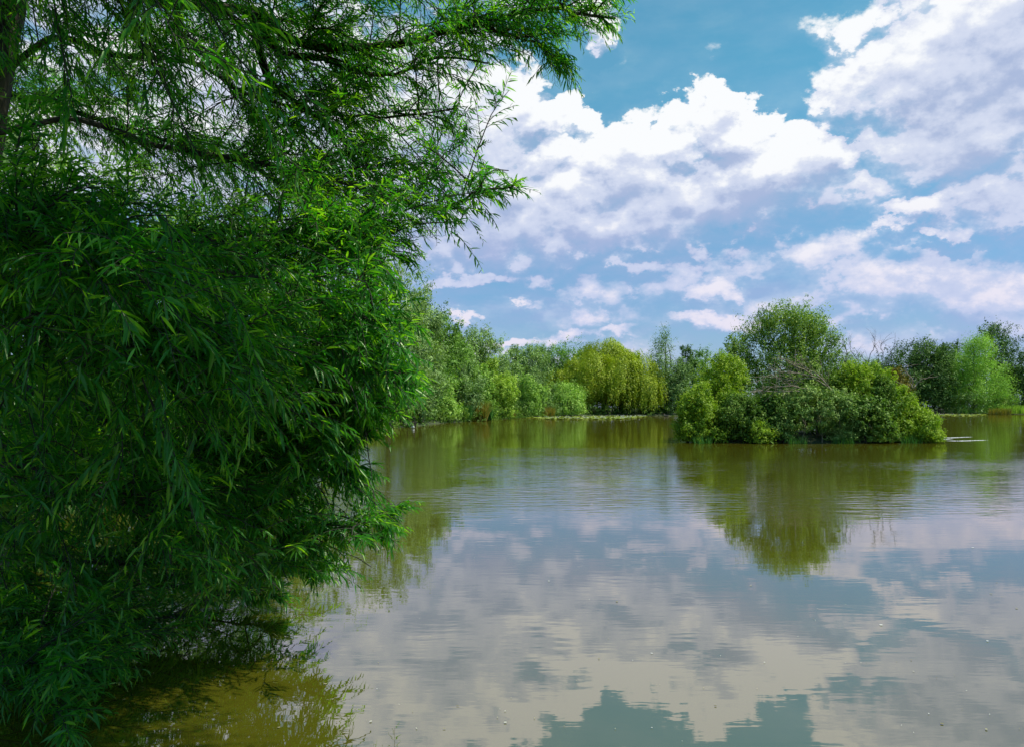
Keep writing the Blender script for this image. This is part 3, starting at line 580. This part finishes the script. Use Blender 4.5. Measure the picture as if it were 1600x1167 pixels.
# ------------------------------------------------------------------ reeds, grass, lilies
def blades(name, mat, pts, h, w, rng, lean=.25, **kw):
    n = len(pts); a = rng.random(n) * 6.283; hh = h * (.5 + .7 * rng.random(n)); S_ = np.stack([np.cos(a), np.sin(a), a * 0], -1)
    ln = np.stack([rng.standard_normal(n), rng.standard_normal(n), np.zeros(n)], -1) * lean * hh[:, None]
    up = np.zeros((n, 3)); up[:, 2] = hh; ww = (w * (.6 + .8 * rng.random(n)))[:, None]
    V = np.stack([pts - S_ * ww, pts + S_ * ww, pts + up * .55 + ln * .35 + S_ * ww * .8, pts + up * .55 + ln * .35 - S_ * ww * .8, pts + up + ln], 1).reshape(-1, 3)
    b_ = np.arange(n)[:, None] * 5
    Fc = np.concatenate([b_ + np.array([[0, 1, 2]]), b_ + np.array([[0, 2, 3]]), b_ + np.array([[3, 2, 4]])])
    return mesh(name, V, Fc, M[mat], kw.get('parent'), tint=np.repeat(np.clip(rng.random(n), 0, 1), 5))
rng = np.random.default_rng(31)
def patchpts(px0, px1, Y0, Y1, n, z=.05):
    Y = Y0 + (Y1 - Y0) * rng.random(n); X = (px0 + (px1 - px0) * rng.random(n) - 800) / F * Y
    return np.stack([X, Y, np.full(n, z)], -1)
tag(blades('reed_clump', 'reed', patchpts(735, 760, 115, 119, 1800), 2.6, .045, rng), 'orange and yellow reeds at the foot of the pale bush', 'reeds')
tag(blades('reed_clump', 'reed', patchpts(846, 866, 164, 168, 700), 2.0, .06, rng), 'short yellow reeds at the left end of the lily bed', 'reeds')
tag(blades('rush_clump', 'rush', patchpts(724, 735, 112, 115, 600), 2.1, .05, rng), 'green rushes left of the orange reeds', 'rushes')
tag(blades('rush_clump', 'rush', patchpts(760, 768, 121, 124, 500), 1.7, .05, rng), 'bright green rushes right of the orange reeds', 'rushes')
tag(blades('bank_grass', 'lime' , patchpts(1560, 1780, 226, 245, 9000, .3), 2.2, .07, rng, .12), 'sunlit yellow-green grass on the bank at the right edge', 'grass', kind='stuff')
tag(blades('reed_clump', 'reed', patchpts(1545, 1580, 224, 227, 900), 1.7, .05, rng), 'brown reeds along the foot of the grassy bank', 'reeds')
tag(blades('reed_clump', 'reed', patchpts(1000, 1018, 190, 192, 400), 1.2, .06, rng), 'low straw-coloured reeds right of the weeping willow foot', 'reeds')

for (p0, p1, Y_, lab) in ((1085, 1112, 43.9, 'thin green rushes at the foot of the left end island shrubs'), (1232, 1262, 43.6, 'thin green rushes below the bramble mound at the water'), (1300, 1335, 43.8, 'thin green rushes under the middle island shrubs'), (1408, 1440, 44.2, 'thin green rushes at the foot of the right end island shrubs')):
    tag(blades('rush_clump', 'rush', patchpts(p0, p1, Y_, Y_ + .7, 120, -.1), .55, .012, rng), lab, 'rushes')
for (p0, p1, Y_, lab) in ((684, 700, 106, 'pale reeds at the foot of the yellow-green bush near the staging'), (792, 806, 146, 'pale reeds between the brightest bush and the upright green bush')):
    tag(blades('reed_clump', 'reed', patchpts(p0, p1, Y_, Y_ + 2.5, 500, 0), 1.3, .03, rng), lab, 'reeds')
M['pad'] = leaf_mat('lily_pad', (.13, .18, .015), (.20, .25, .02), (.30, .33, .05), trans=.05, gloss=.12, rough=.3)
M['petal'] = plain_mat('lily_petal', (.8, .8, .74), .6, .05)
def lilies(regions, label):
    Vs, Fs, Tn = [], [], []; n0 = 0
    for (xa, xb, ya, yb, n) in regions:
        py = ya + (yb - ya) * rng.random(n); px = xa + (xb - xa) * rng.random(n)
        keep = np.abs(px - (xa + xb) / 2) / ((xb - xa) / 2) < 1 - .5 * ((py - ya) / (yb - ya)) ** 2; px, py = px[keep], py[keep]
        Y = F * CAMH / (py - HZ); X = (px - 800) / F * Y; n = len(X)
        ok = (pond_sd(X, Y) < -.3); X, Y = X[ok], Y[ok]; n = len(X)
        r = .18 + .2 * rng.random(n); a0 = rng.random(n) * 6.283; tl = .30 * rng.random(n) * r
        k = 8; th = a0[:, None] + np.arange(k)[None] / k * 6.0
        P = np.stack([X[:, None] + r[:, None] * np.cos(th), Y[:, None] + r[:, None] * np.sin(th), .03 + np.abs(tl[:, None] * (1 + np.cos(th - a0[:, None] * 3)))], -1)
        c0 = np.stack([X, Y, .03 + tl * .5], -1)[:, None]
        V = np.concatenate([c0, P], 1).reshape(-1, 3); b_ = np.arange(n)[:, None] * (k + 1)
        Fc = np.concatenate([b_ + np.array([[0, j + 1, j + 2]]) for j in range(k - 1)]) + n0
        Vs.append(V); Fs.append(Fc); Tn.append(np.repeat(rng.random(n), k + 1)); n0 += len(V)
    V = np.vstack(Vs); Fc = np.vstack(Fs); fm = np.zeros(len(Fc))
    # white flowers: little cones of petals
    fl = V[rng.choice(len(V), 150)]; 
    PV, PF = [], []
    for f in fl:
        for j in range(6):
            a = j / 6 * 6.283; q = np.array([math.cos(a), math.sin(a), 0]); s_ = np.array([-q[1], q[0], 0])
            b0 = len(PV) + len(V); PV += [f + [0, 0, .05], f + q * .09 + s_ * .05 + [0, 0, .12], f + q * .15 + [0, 0, .2], ]
            PF.append([b0, b0 + 1, b0 + 2]); PV.append(f + q * .09 - s_ * .05 + np.array([0, 0, .12])); PF.append([b0, b0 + 2, b0 + 3])
    V = np.vstack([V, PV]); Fc = np.vstack([Fc, PF]); fm = np.concatenate([fm, np.ones(len(PF))])
    tn = np.concatenate(Tn + [np.ones(len(PV))])
    tag(mesh('water_lilies', V, Fc, [M['pad'], M['petal']], tint=tn, fmat=fm), label, 'water lilies', kind='stuff')
lilies([(812, 1012, 649.2, 655.0, 5200), (980, 1010, 649, 652, 500)], 'bed of yellow-green lily pads with white flowers in front of the weeping willow')
lilies([(1440, 1546, 645.6, 649.5, 3200)], 'band of yellow-green lily pads right of the island')

# ------------------------------------------------------------------ small things: staging, ducks, ripples, debris
def box(T, c, s, rot=0.0):
    c = np.array(c, float); s = np.array(s, float) / 2
    v = np.array([(x, y, z) for z in (-1, 1) for y in (-1, 1) for x in (-1, 1)]) * s
    R_ = np.array([[math.cos(rot), -math.sin(rot), 0], [math.sin(rot), math.cos(rot), 0], [0, 0, 1]])
    T.V.append(v @ R_.T + c); T.F.append(np.array([[0, 2, 3, 1], [4, 5, 7, 6], [0, 1, 5, 4], [2, 6, 7, 3], [0, 4, 6, 2], [1, 3, 7, 5]]) + T.n); T.n += 8
def staging(label, px, Y, w_, h_):
    b = ground_at(px, Y); b[2] = 0; root = empty('fishing_staging', b, label, 'staging')
    for j, x in enumerate((-w_ / 2, 0, w_ / 2)):
        for y in (-.6, .6):
            T = Tubes(); T.add([(x, y, -1), (x, y, 0), (x + .02, y, h_ if y < 0 else .5)], .07, .06, 7); T.build('post', M['wood'], root)
    for k in range(7):
        T = Tubes(); box(T, (0, -.75 + k * .25, .48), (w_ + .3, .2, .05)); T.build('deck_board', M['wood'], root, False)
    T = Tubes(); box(T, (0, -.68, h_ - .1), (w_ + .2, .05, .12)); T.build('rail', M['wood'], root, False)
staging('small dark wooden fishing staging with posts on the left shore', 638, 83, 1.4, 1.1)
staging('little wooden platform in the shade right of the island', 1466, 219, 2.2, 1.5)

def bird(name, label, px, py, body, head, scale=1.0, turn=0.0):
    Y = F * CAMH / (py - HZ); X = (px - 800) / F * Y; root = empty(name, (X, Y, 0), label, 'duck'); root.rotation_euler = (0, 0, turn)
    T = Tubes(); s = scale
    P = bez([(-.30, 0, .13), (-.22, 0, .09), (0, 0, .07), (.17, 0, .09), (.22, 0, .16), (.235, 0, .25), (.27, 0, .30), (.33, 0, .295)], 22) * s
    R = np.interp(np.linspace(0, 1, 22), [0, .12, .3, .5, .62, .72, .84, .93, 1], [.01, .06, .11, .11, .07, .04, .055, .045, .01]) * s
    Tn = norm(np.gradient(P, axis=0)); A = np.tile([0, 1.0, 0], (22, 1)); B = np.cross(Tn, A); th = np.arange(10) / 10 * 6.2832
    V = P[:, None] + R[:, None, None] * (np.cos(th)[None, :, None] * A[:, None] + np.sin(th)[None, :, None] * B[:, None])
    i = np.arange(21)[:, None] * 10; j = np.arange(10)[None]
    Fc = np.stack([i + j, i + (j + 1) % 10, i + (j + 1) % 10 + 10, i + j + 10], -1).reshape(-1, 4)
    mesh('body', V.reshape(-1, 3), Fc, [body, head], root, smooth=True, fmat=np.repeat((np.arange(21) > 14).astype(int), 10))
    T = Tubes(); T.add(np.array([(.31, 0, .295), (.35, 0, .285), (.385, 0, .275)]) * s, .02 * s, .008 * s, 6); T.build('bill', M['bill'], root)
    for sy in (-1, 1):
        T = Tubes(); T.add(np.array([(.12, sy * .10, .14), (-.05, sy * .105, .14), (-.24, sy * .05, .16)]) * s, .045 * s, .012 * s, 6); T.build('wing', body, root)
M['bill'] = plain_mat('bill', (.5, .3, .05), .5); M['white'] = plain_mat('white_feather', (.75, .75, .72), .7, .1); M['brownf'] = plain_mat('brown_feather', (.10, .08, .06), .7)
bird('duck', 'small duck with a pale breast swimming off the wooden staging', 645, 668.5, M['white'], M['brownf'], 1.1, math.radians(-70))
bird('duck', 'white duck resting at the water edge below the brightest round bush', 781, 652.6, M['white'], M['white'], 1.8, math.radians(0))
bird('duck', 'tiny dark waterfowl on the pale water line right of the poplar', 1041, 650, M['brownf'], M['brownf'], 1.8, math.radians(180))

# ripple crests thrown up beside the island tip
M['foam'] = plain_mat('broken_water', (.62, .64, .60), .4, .15, 5)
V, Fc = [], []
rngr = np.random.default_rng(77)
for (xa, xb, py, h_) in ((1468, 1520, 682.8, .05), (1458, 1490, 685.6, .04), (1474, 1545, 687.8, .05)):
    n_ = 40
    for k in range(n_):
        u = k / (n_ - 1); px = xa + (xb - xa) * u; Y = F * CAMH / (py + .5 * math.sin(u * 5) - HZ); X = (px - 800) / F * Y; e = math.sin(math.pi * u) ** .6 * (.6 + .6 * rngr.random())
        V += [(X, Y - .10 * e - .01, -.01), (X, Y, h_ * .45 * e * (.3 + .9 * abs(math.sin(k * 1.7)))), (X, Y + .1 * e + .01, -.01)]
        if k:
            b_ = len(V) - 6; Fc += [(b_, b_ + 3, b_ + 4, b_ + 1), (b_ + 1, b_ + 4, b_ + 5, b_ + 2)]
tag(mesh('water_ripples', V, Fc, M['foam']), kind='structure')

# floating specks: willow fluff, petals and fallen leaves
n = 150; rng = np.random.default_rng(12)
py = 690 + 470 * rng.random(n) ** .85; px = 420 + 1250 * rng.random(n); Y = F * CAMH / (py - HZ); X = (px - 800) / F * Y
r = (.003 + .008 * rng.random(n) ** 3) * (1 + Y / 14); a = rng.random(n) * 6.283; el = .35 + .6 * rng.random(n)
k = 6; th = np.arange(k)[None] / k * 6.283; cx = r[:, None] * np.cos(th); cyy = r[:, None] * el[:, None] * np.sin(th)
P = np.stack([X[:, None] + cx * np.cos(a)[:, None] - cyy * np.sin(a)[:, None], Y[:, None] + cx * np.sin(a)[:, None] + cyy * np.cos(a)[:, None], np.full((n, k), .006)], -1)
b_ = np.arange(n)[:, None] * k; Fc = np.concatenate([b_ + np.array([[0, j, j + 1]]) for j in range(1, k - 1)])
M['speck'] = leaf_mat('floating_speck', (.12, .10, .03), (.35, .33, .2), (.75, .75, .7), trans=.1, gloss=.02)
tag(mesh('floating_debris', P.reshape(-1, 3), Fc, M['speck'], tint=np.repeat(rng.random(n), k)), 'pale specks and fallen leaves floating on the pond', 'floating debris', kind='stuff')

# ------------------------------------------------------------------ the near willow
rng = np.random.default_rng(2024)
TB = np.array([-5.75, 8.0, .1])
willow = empty('crack_willow', TB, 'large near willow on the left with bright green drooping leaves over the water', 'willow tree')
trunk_pts = [(-5.85, 8, -.3), (-5.72, 8, 1.2), (-5.6, 8.0, 2.8), (-5.42, 8.0, 4.2), (-5.16, 8.0, 5.6), (-4.8, 7.9, 6.9), (-4.3, 7.6, 8.3), (-4.1, 7.4, 9.6)]
tp = bez(trunk_pts, 60)
T = Tubes(); T.add(tp - TB, .36, .08, 22, .035, rng, .9); T.build('trunk', M['herobark'], willow)
def on_trunk(z): return tp[np.argmin(np.abs(tp[:, 2] - z))]
L_ = [ # (trunk height or None, [(px, py, distance)...], radius)
 (6.2, [(60,-60,8.0),(160,-25,7.9),(250,2,7.8),(330,12,7.7),(400,8,7.6),(450,36,7.5),(500,50,7.4),(560,50,7.3),(640,45,7.2),(690,28,7.2),(735,12,7.2),(800,0,7.2),(860,-14,7.2),(920,-10,7.2),(965,0,7.2)], .065),
 (None, [(690,28,7.2),(740,38,7.1),(790,58,7.0),(830,70,7.0),(868,92,7.0)], .022),
 (None, [(390,15,7.6),(420,70,7.6),(440,90,7.6),(500,98,7.6),(560,118,7.6),(610,120,7.6),(680,100,7.6),(760,110,7.5)], .05),
 (None, [(400,55,7.6),(415,120,7.7),(445,160,7.7),(490,195,7.7),(530,228,7.7),(565,280,7.7),(600,300,7.7)], .045),
 (5.2, [(90,60,8.0),(180,90,8.0),(300,105,7.9),(380,150,7.9),(480,180,7.8),(600,190,7.7),(700,180,7.6)], .035),
 (4.7, [(110,190,7.8),(250,232,7.6),(380,250,7.4),(500,280,7.2),(620,320,6.9),(690,330,6.6),(740,305,6.4),(800,285,6.2)], .032),
 (3.9, [(80,330,7.6),(200,365,7.2),(330,372,6.8),(450,365,6.5),(560,370,6.3),(650,400,6.2)], .035),
 (3.2, [(40,430,7.6),(180,430,7.0),(330,430,6.4),(460,450,6.0),(560,490,5.8),(630,500,5.7)], .032),
 (2.5, [(20,600,7.6),(160,640,7.2),(300,625,6.8),(380,590,6.5),(450,560,6.2),(560,560,6.0),(630,570,5.9)], .04),
 (1.8, [(20,690,7.8),(180,700,7.4),(320,690,7.0),(430,665,6.7),(540,640,6.5),(600,640,6.4)], .032),
 (1.5, [(40,760,7.8),(200,770,7.4),(340,822,7.0),(430,835,6.8),(480,842,6.7),(560,826,6.5),(618,806,6.4)], .04),
 (1.1, [(40,860,8.2),(180,880,8.0),(320,880,7.7),(430,884,7.4),(530,885,7.2)], .04),
 (1.0, [(20,900,8.6),(140,930,8.5),(260,930,8.3),(360,935,8.0),(440,925,7.8)], .035),
 (.9, [(-60,940,7.6),(60,985,6.9),(160,1000,6.6),(250,990,6.6)], .03),
 (.8, [(-200,960,6.8),(-60,1020,6.1),(40,1050,5.8),(130,1060,5.7)], .03),
 (.8, [(-300,1000,6.2),(-120,1080,5.4),(0,1110,5.15),(90,1130,5.05)], .025),
 (4.2, [(-160,380,6.0),(-60,340,5.0),(20,345,4.6),(90,380,4.4),(140,420,4.3)], .03),
 (3.0, [(-140,500,5.6),(0,480,5.2),(120,500,5.0),(240,540,4.9),(300,560,4.8)], .03),
 (1.6, [(-120,720,6.2),(40,720,5.8),(150,760,5.6),(230,790,5.5)], .03),
 (6.8, [(0,-200,7.6),(150,-180,7.2),(300,-170,6.6),(420,-150,6.4),(520,-140,6.4)], .07),
 (7.4, [(0,-320,7.0),(200,-340,6.2),(340,-330,5.6),(440,-300,5.4)], .07),
 (7.8, [(-100,-330,8.6),(100,-260,9.4),(300,-140,10),(500,-60,10.4)], .06),
 (6.0, [(-120,-60,6.6),(-60,-120,5.2),(60,-140,4.2),(200,-150,3.6)], .06),
 (5.0, [(-100,120,9.0),(60,160,9.8),(240,210,10.2),(400,260,10.2),(520,330,10)], .05),
 (7.0, [(-400,-300,6.0),(-100,-420,5.0),(250,-460,4.4),(520,-440,4.2)], .07),  # unseen limb overhead, added to shade the left foliage
 (6.6, [(-500,-260,5.2),(-200,-420,4.0),(150,-560,3.8),(500,-680,3.6),(900,-720,3.4),(1250,-700,3.5)], .06),  # out of view above the camera, added to shade the near corner
 (7.6, [(-300,-420,6.4),(0,-520,5.4),(250,-480,5.0),(600,-470,4.6),(850,-520,4.0),(1020,-540,3.9)], .07),  # unseen, stretched to the right to keep sun off the near water
 (8.2, [(-200,-500,6.6),(150,-600,5.4),(360,-520,5.6),(480,-420,5.8)], .06),  # added above the frame for the shade it casts
 (7.9, [(0,-350,7.6),(300,-330,6.8),(460,-260,6.4),(560,-200,6.4)], .06),  # added out of view to thicken the overhead shade
 (3.5, [(-100,380,9.2),(80,420,9.8),(260,460,9.8),(420,500,9.4),(540,540,9)], .05),
 (1.9, [(60,715,7.8),(240,725,7.2),(390,728,6.9),(490,722,6.7),(560,735,6.5)], .035),
 (2.1, [(60,650,7.8),(240,660,7.2),(400,670,6.9),(500,662,6.7),(575,668,6.5)], .035),
 (2.2, [(-100,620,9.4),(80,660,9.8),(260,720,9.4),(400,760,8.8)], .05),
]
limbs = []
for li, (z, pts, r) in enumerate(L_):
    P = [at(*p) for p in pts]
    if z is not None: P = [on_trunk(z)] + P
    C = bez(P, 8 * len(P)); C += np.cumsum(rng.standard_normal(C.shape) * .006, 0)
    C[:, 2] = np.maximum(C[:, 2], .15)
    T = Tubes(); T.add(C - TB, r, r * .16, 8, .03, rng); T.build('limb', M['herobark'], willow)
    limbs.append(C)
# outline of the visible foliage in the photograph (pixels), widened above the frame for the added shade limbs, used to decide how far shoots reach out
OUT = np.array([(-900,-1300),(1700,-1300),(1380,-260),(1040,-60),(1000,15),(955,72),(905,72),(872,112),(815,100),(790,125),(812,180),(770,205),(760,235),(742,255),(790,262),(830,284),(800,318),(745,322),(738,372),(700,345),(670,400),(640,415),(600,408),(640,450),
  (660,470),(668,520),(658,560),(672,600),(640,650),(585,672),(555,700),(570,742),(600,770),(642,815),(620,858),(570,905),(500,915),(470,905),(420,935),(390,962),(340,958),(310,990),(240,1050),(150,1180),(-900,1300)], float)
def inside(px, py, poly=OUT):
    ins = np.zeros(px.shape, bool); n = len(poly)
    for i in range(n):
        a, b = poly[i], poly[(i + 1) % n]; c = (a[1] > py) != (b[1] > py)
        xi = (b[0] - a[0]) * (py - a[1]) / ((b[1] - a[1]) or 1e-9) + a[0]; ins ^= c & (px < xi)
    return ins
def topx(P): return 800 + P[..., 0] / P[..., 1] * F, HZ - (P[..., 2] - CAMH) / P[..., 1] * F
twigs = Tubes()
SB, SD, SL = [], [], []      # shoot base, direction, length
nsec = 0
for li, C in enumerate(limbs):
    ln = np.linalg.norm(np.diff(C, axis=0), axis=1).sum()
    small = li in (1,)
    k = int(ln * (12 if li in (13, 14, 15) else 15 if li in (0, 2, 3, 4) else 15 if li < 7 else 11 if li < 13 else 13 if li < 19 else 22 if li < 29 else 15))  # limbs above the frame leafed thickly to deepen the shade below
    for s in range(k):
        u = .12 + .88 * rng.random() ** .85; i = int(u * (len(C) - 2)); b = C[i]; tg = norm(C[i + 1] - C[i])
        dr = norm(tg * .6 + np.array([.25, -.05, .30]) + rng.standard_normal(3) * np.array([.55, .75, .55]))
        L = (.35 + .95 * rng.random()) * (.55 if small else 1.0)
        uu = np.linspace(0, 1, 7)[:, None]
        Pq = b + dr * L * uu + np.array([0, 0, -.30]) * L * uu ** 2 + np.cumsum(rng.standard_normal((7, 3)) * .012, 0)
        if Pq[:, 2].min() < .06 or Pq[:, 1].min() < 2.6: continue
        x_, y_ = topx(Pq[-1]); 
        if not inside(np.array([x_]), np.array([y_]))[0]: continue
        if li in (0, 2, 3, 4) and x_ > 560 and rng.random() < .2: continue
        twigs.add(Pq - TB, .008, .003, 4)
        m_ = max(3, int(L / .075)); 
        for j in range(m_):
            v = .12 + .88 * (j + rng.random()) / m_; q = Pq[int(v * 5.99)] * (1 - (v * 5.99) % 1) + Pq[min(6, int(v * 5.99) + 1)] * ((v * 5.99) % 1)
            t2 = norm(Pq[-1] - Pq[0]); dd = norm(t2 * .7 + np.array([.2, 0, .20]) + rng.standard_normal(3) * np.array([.55, .6, .55]))
            SB.append(q); SD.append(dd); SL.append(.22 + .36 * rng.random())
# hand-placed shoots that stand out on the outline
for (x0, y0, x1, y1, d_) in ((700,322,815,282,6.2),(690,330,770,330,6.3),(712,366,742,412,6.3),(590,830,640,822,6.4),(560,790,618,792,6.4),(580,840,625,852,6.4),(870,95,880,108,7),(905,20,945,58,7.2),(880,0,905,62,7.2),(940,0,985,2,7.2),
     (620,400,660,408,6.2),(640,560,672,575,5.9),(640,600,668,618,5.9),(620,480,665,470,5.8),(630,520,668,520,5.8),(760,200,808,182,7.6),(740,240,770,222,7.6),(560,745,605,750,6.6),(540,690,580,690,6.6),(470,880,560,905,7.2),
     (640,500,662,540,5.8),(520,890,575,900,7.2),(780,60,815,95,7.1),(830,70,872,100,7.0),(850,80,862,112,7.0),(720,330,745,372,6.3),(735,300,765,345,6.3)):
    a, b = at(x0, y0, d_), at(x1, y1, d_ - .1); SB.append(a); SD.append(norm(b - a + np.array([0, 0, .1]))); SL.append(np.linalg.norm(b - a) * 1.05)
for li, C in enumerate(limbs):
    if li in (0, 1, 5, 6, 7, 8, 9, 10, 11, 12, 30, 31):
        for s in range(34):
            i = int(len(C) * (.72 + .27 * rng.random())) - 1; tg = norm(C[i + 1 if i + 1 < len(C) else i] - C[i - 1])
            SB.insert(0, C[i]); SD.insert(0, norm(tg + np.array([.1, 0, .15]) + rng.standard_normal(3) * .55)); SL.insert(0, .16 + .16 * rng.random())
SB, SD, SL = np.array(SB), np.array(SD), np.array(SL); NH = 27
def shoot(u): return SB[:, None] + SD[:, None] * SL[:, None, None] * u[None, :, None] + np.array([0, 0, -.30]) * SL[:, None, None] * (u ** 2)[None, :, None]
u6 = np.linspace(0, 1, 6); TW = shoot(u6); xx, yy = topx(TW[:, -1]); near_edge = inside(xx, yy); near_edge[-NH:] = True; near_edge[:408] = True
low_ok = TW[..., 2].min(1) > .03
visible = (TW[:, 0, 1] > 2.4)
keep = near_edge & low_ok & visible
SB, SD, SL = SB[keep], SD[keep], SL[keep]; TW = shoot(u6)
twigs.addmany(TW - TB, .0035, .0012)
twigs.build('twigs', M['twig'], willow)
NLF = 15; n = len(SB)
ui = (np.arange(NLF) + .8) / NLF
U = np.clip(ui[None] + rng.standard_normal((n, NLF)) * .015, .03, 1)
base = SB[:, None] + SD[:, None] * (SL[:, None] * U)[..., None] + np.array([0, 0, -.30]) * (SL[:, None] * U ** 2)[..., None]
tan = norm(SD[:, None] + np.array([0, 0, -.6]) * U[..., None]); side = norm(np.cross(tan, np.array([0, 0, 1.0]))); sg = np.where(np.arange(NLF) % 2 == 0, 1.0, -1.0)[None, :, None]
ldir = norm(tan * .75 + side * sg * (.55 + .2 * rng.standard_normal((n, NLF, 1))) + np.array([0, 0, -1.0]) * (.20 + .25 * rng.standard_normal((n, 1, 1)) + .25 * rng.standard_normal((n, NLF, 1))) + rng.standard_normal((n, NLF, 3)) * .22)
ll = ((.072 + .045 * rng.random((n, 1))) * np.interp(SB[:, 2], [2.6, 3.8], [1.12, .86])[:, None] + .012 * rng.standard_normal((n, NLF))) * (1.08 - .5 * U ** 3)
wd = ll * (.135 + .03 * rng.random((n, NLF)))
lup = norm(np.array([0, 0, 1.0]) + side * sg * .4 + rng.standard_normal((n, NLF, 3)) * .45)
ls = norm(np.cross(ldir, lup)); ln_ = np.cross(ls, ldir)
B = base.reshape(-1, 3) - TB; Dv = ldir.reshape(-1, 3); S_ = ls.reshape(-1, 3); Nv = ln_.reshape(-1, 3); l = ll.reshape(-1, 1); wv = wd.reshape(-1, 1) / 2
cur = np.array([0, 0, -1.0]) * (.10 + .16 * rng.random((len(B), 1)))
def pt(u, sx): return B + Dv * l * u + cur * l * u * u + S_ * wv * sx + Nv * (abs(sx) * wv * .35)
V = np.stack([pt(0, 0), pt(.30, 1), pt(.30, 0), pt(.30, -1), pt(.68, .8), pt(.68, 0), pt(.68, -.8), pt(1, 0)], 1).reshape(-1, 3)
fq = np.array([[0, 2, 1], [0, 3, 2], [1, 2, 5], [1, 5, 4], [2, 3, 6], [2, 6, 5], [4, 5, 7], [5, 6, 7]])
Fc = (np.arange(len(B))[:, None, None] * 8 + fq[None]).reshape(-1, 3)
shoot_t = np.clip(rng.random((n, 1)) * .45 + .1 + .25 * U ** 2 + rng.random((n, NLF)) * .22 + (rng.random((n, NLF)) > .975) * .6, 0, 1)
crown = mesh('crown', V, Fc, M['hero'], willow, tint=np.repeat(shoot_t.reshape(-1), 8), smooth=False)
print('near willow leaves', len(B), 'shoots', n)
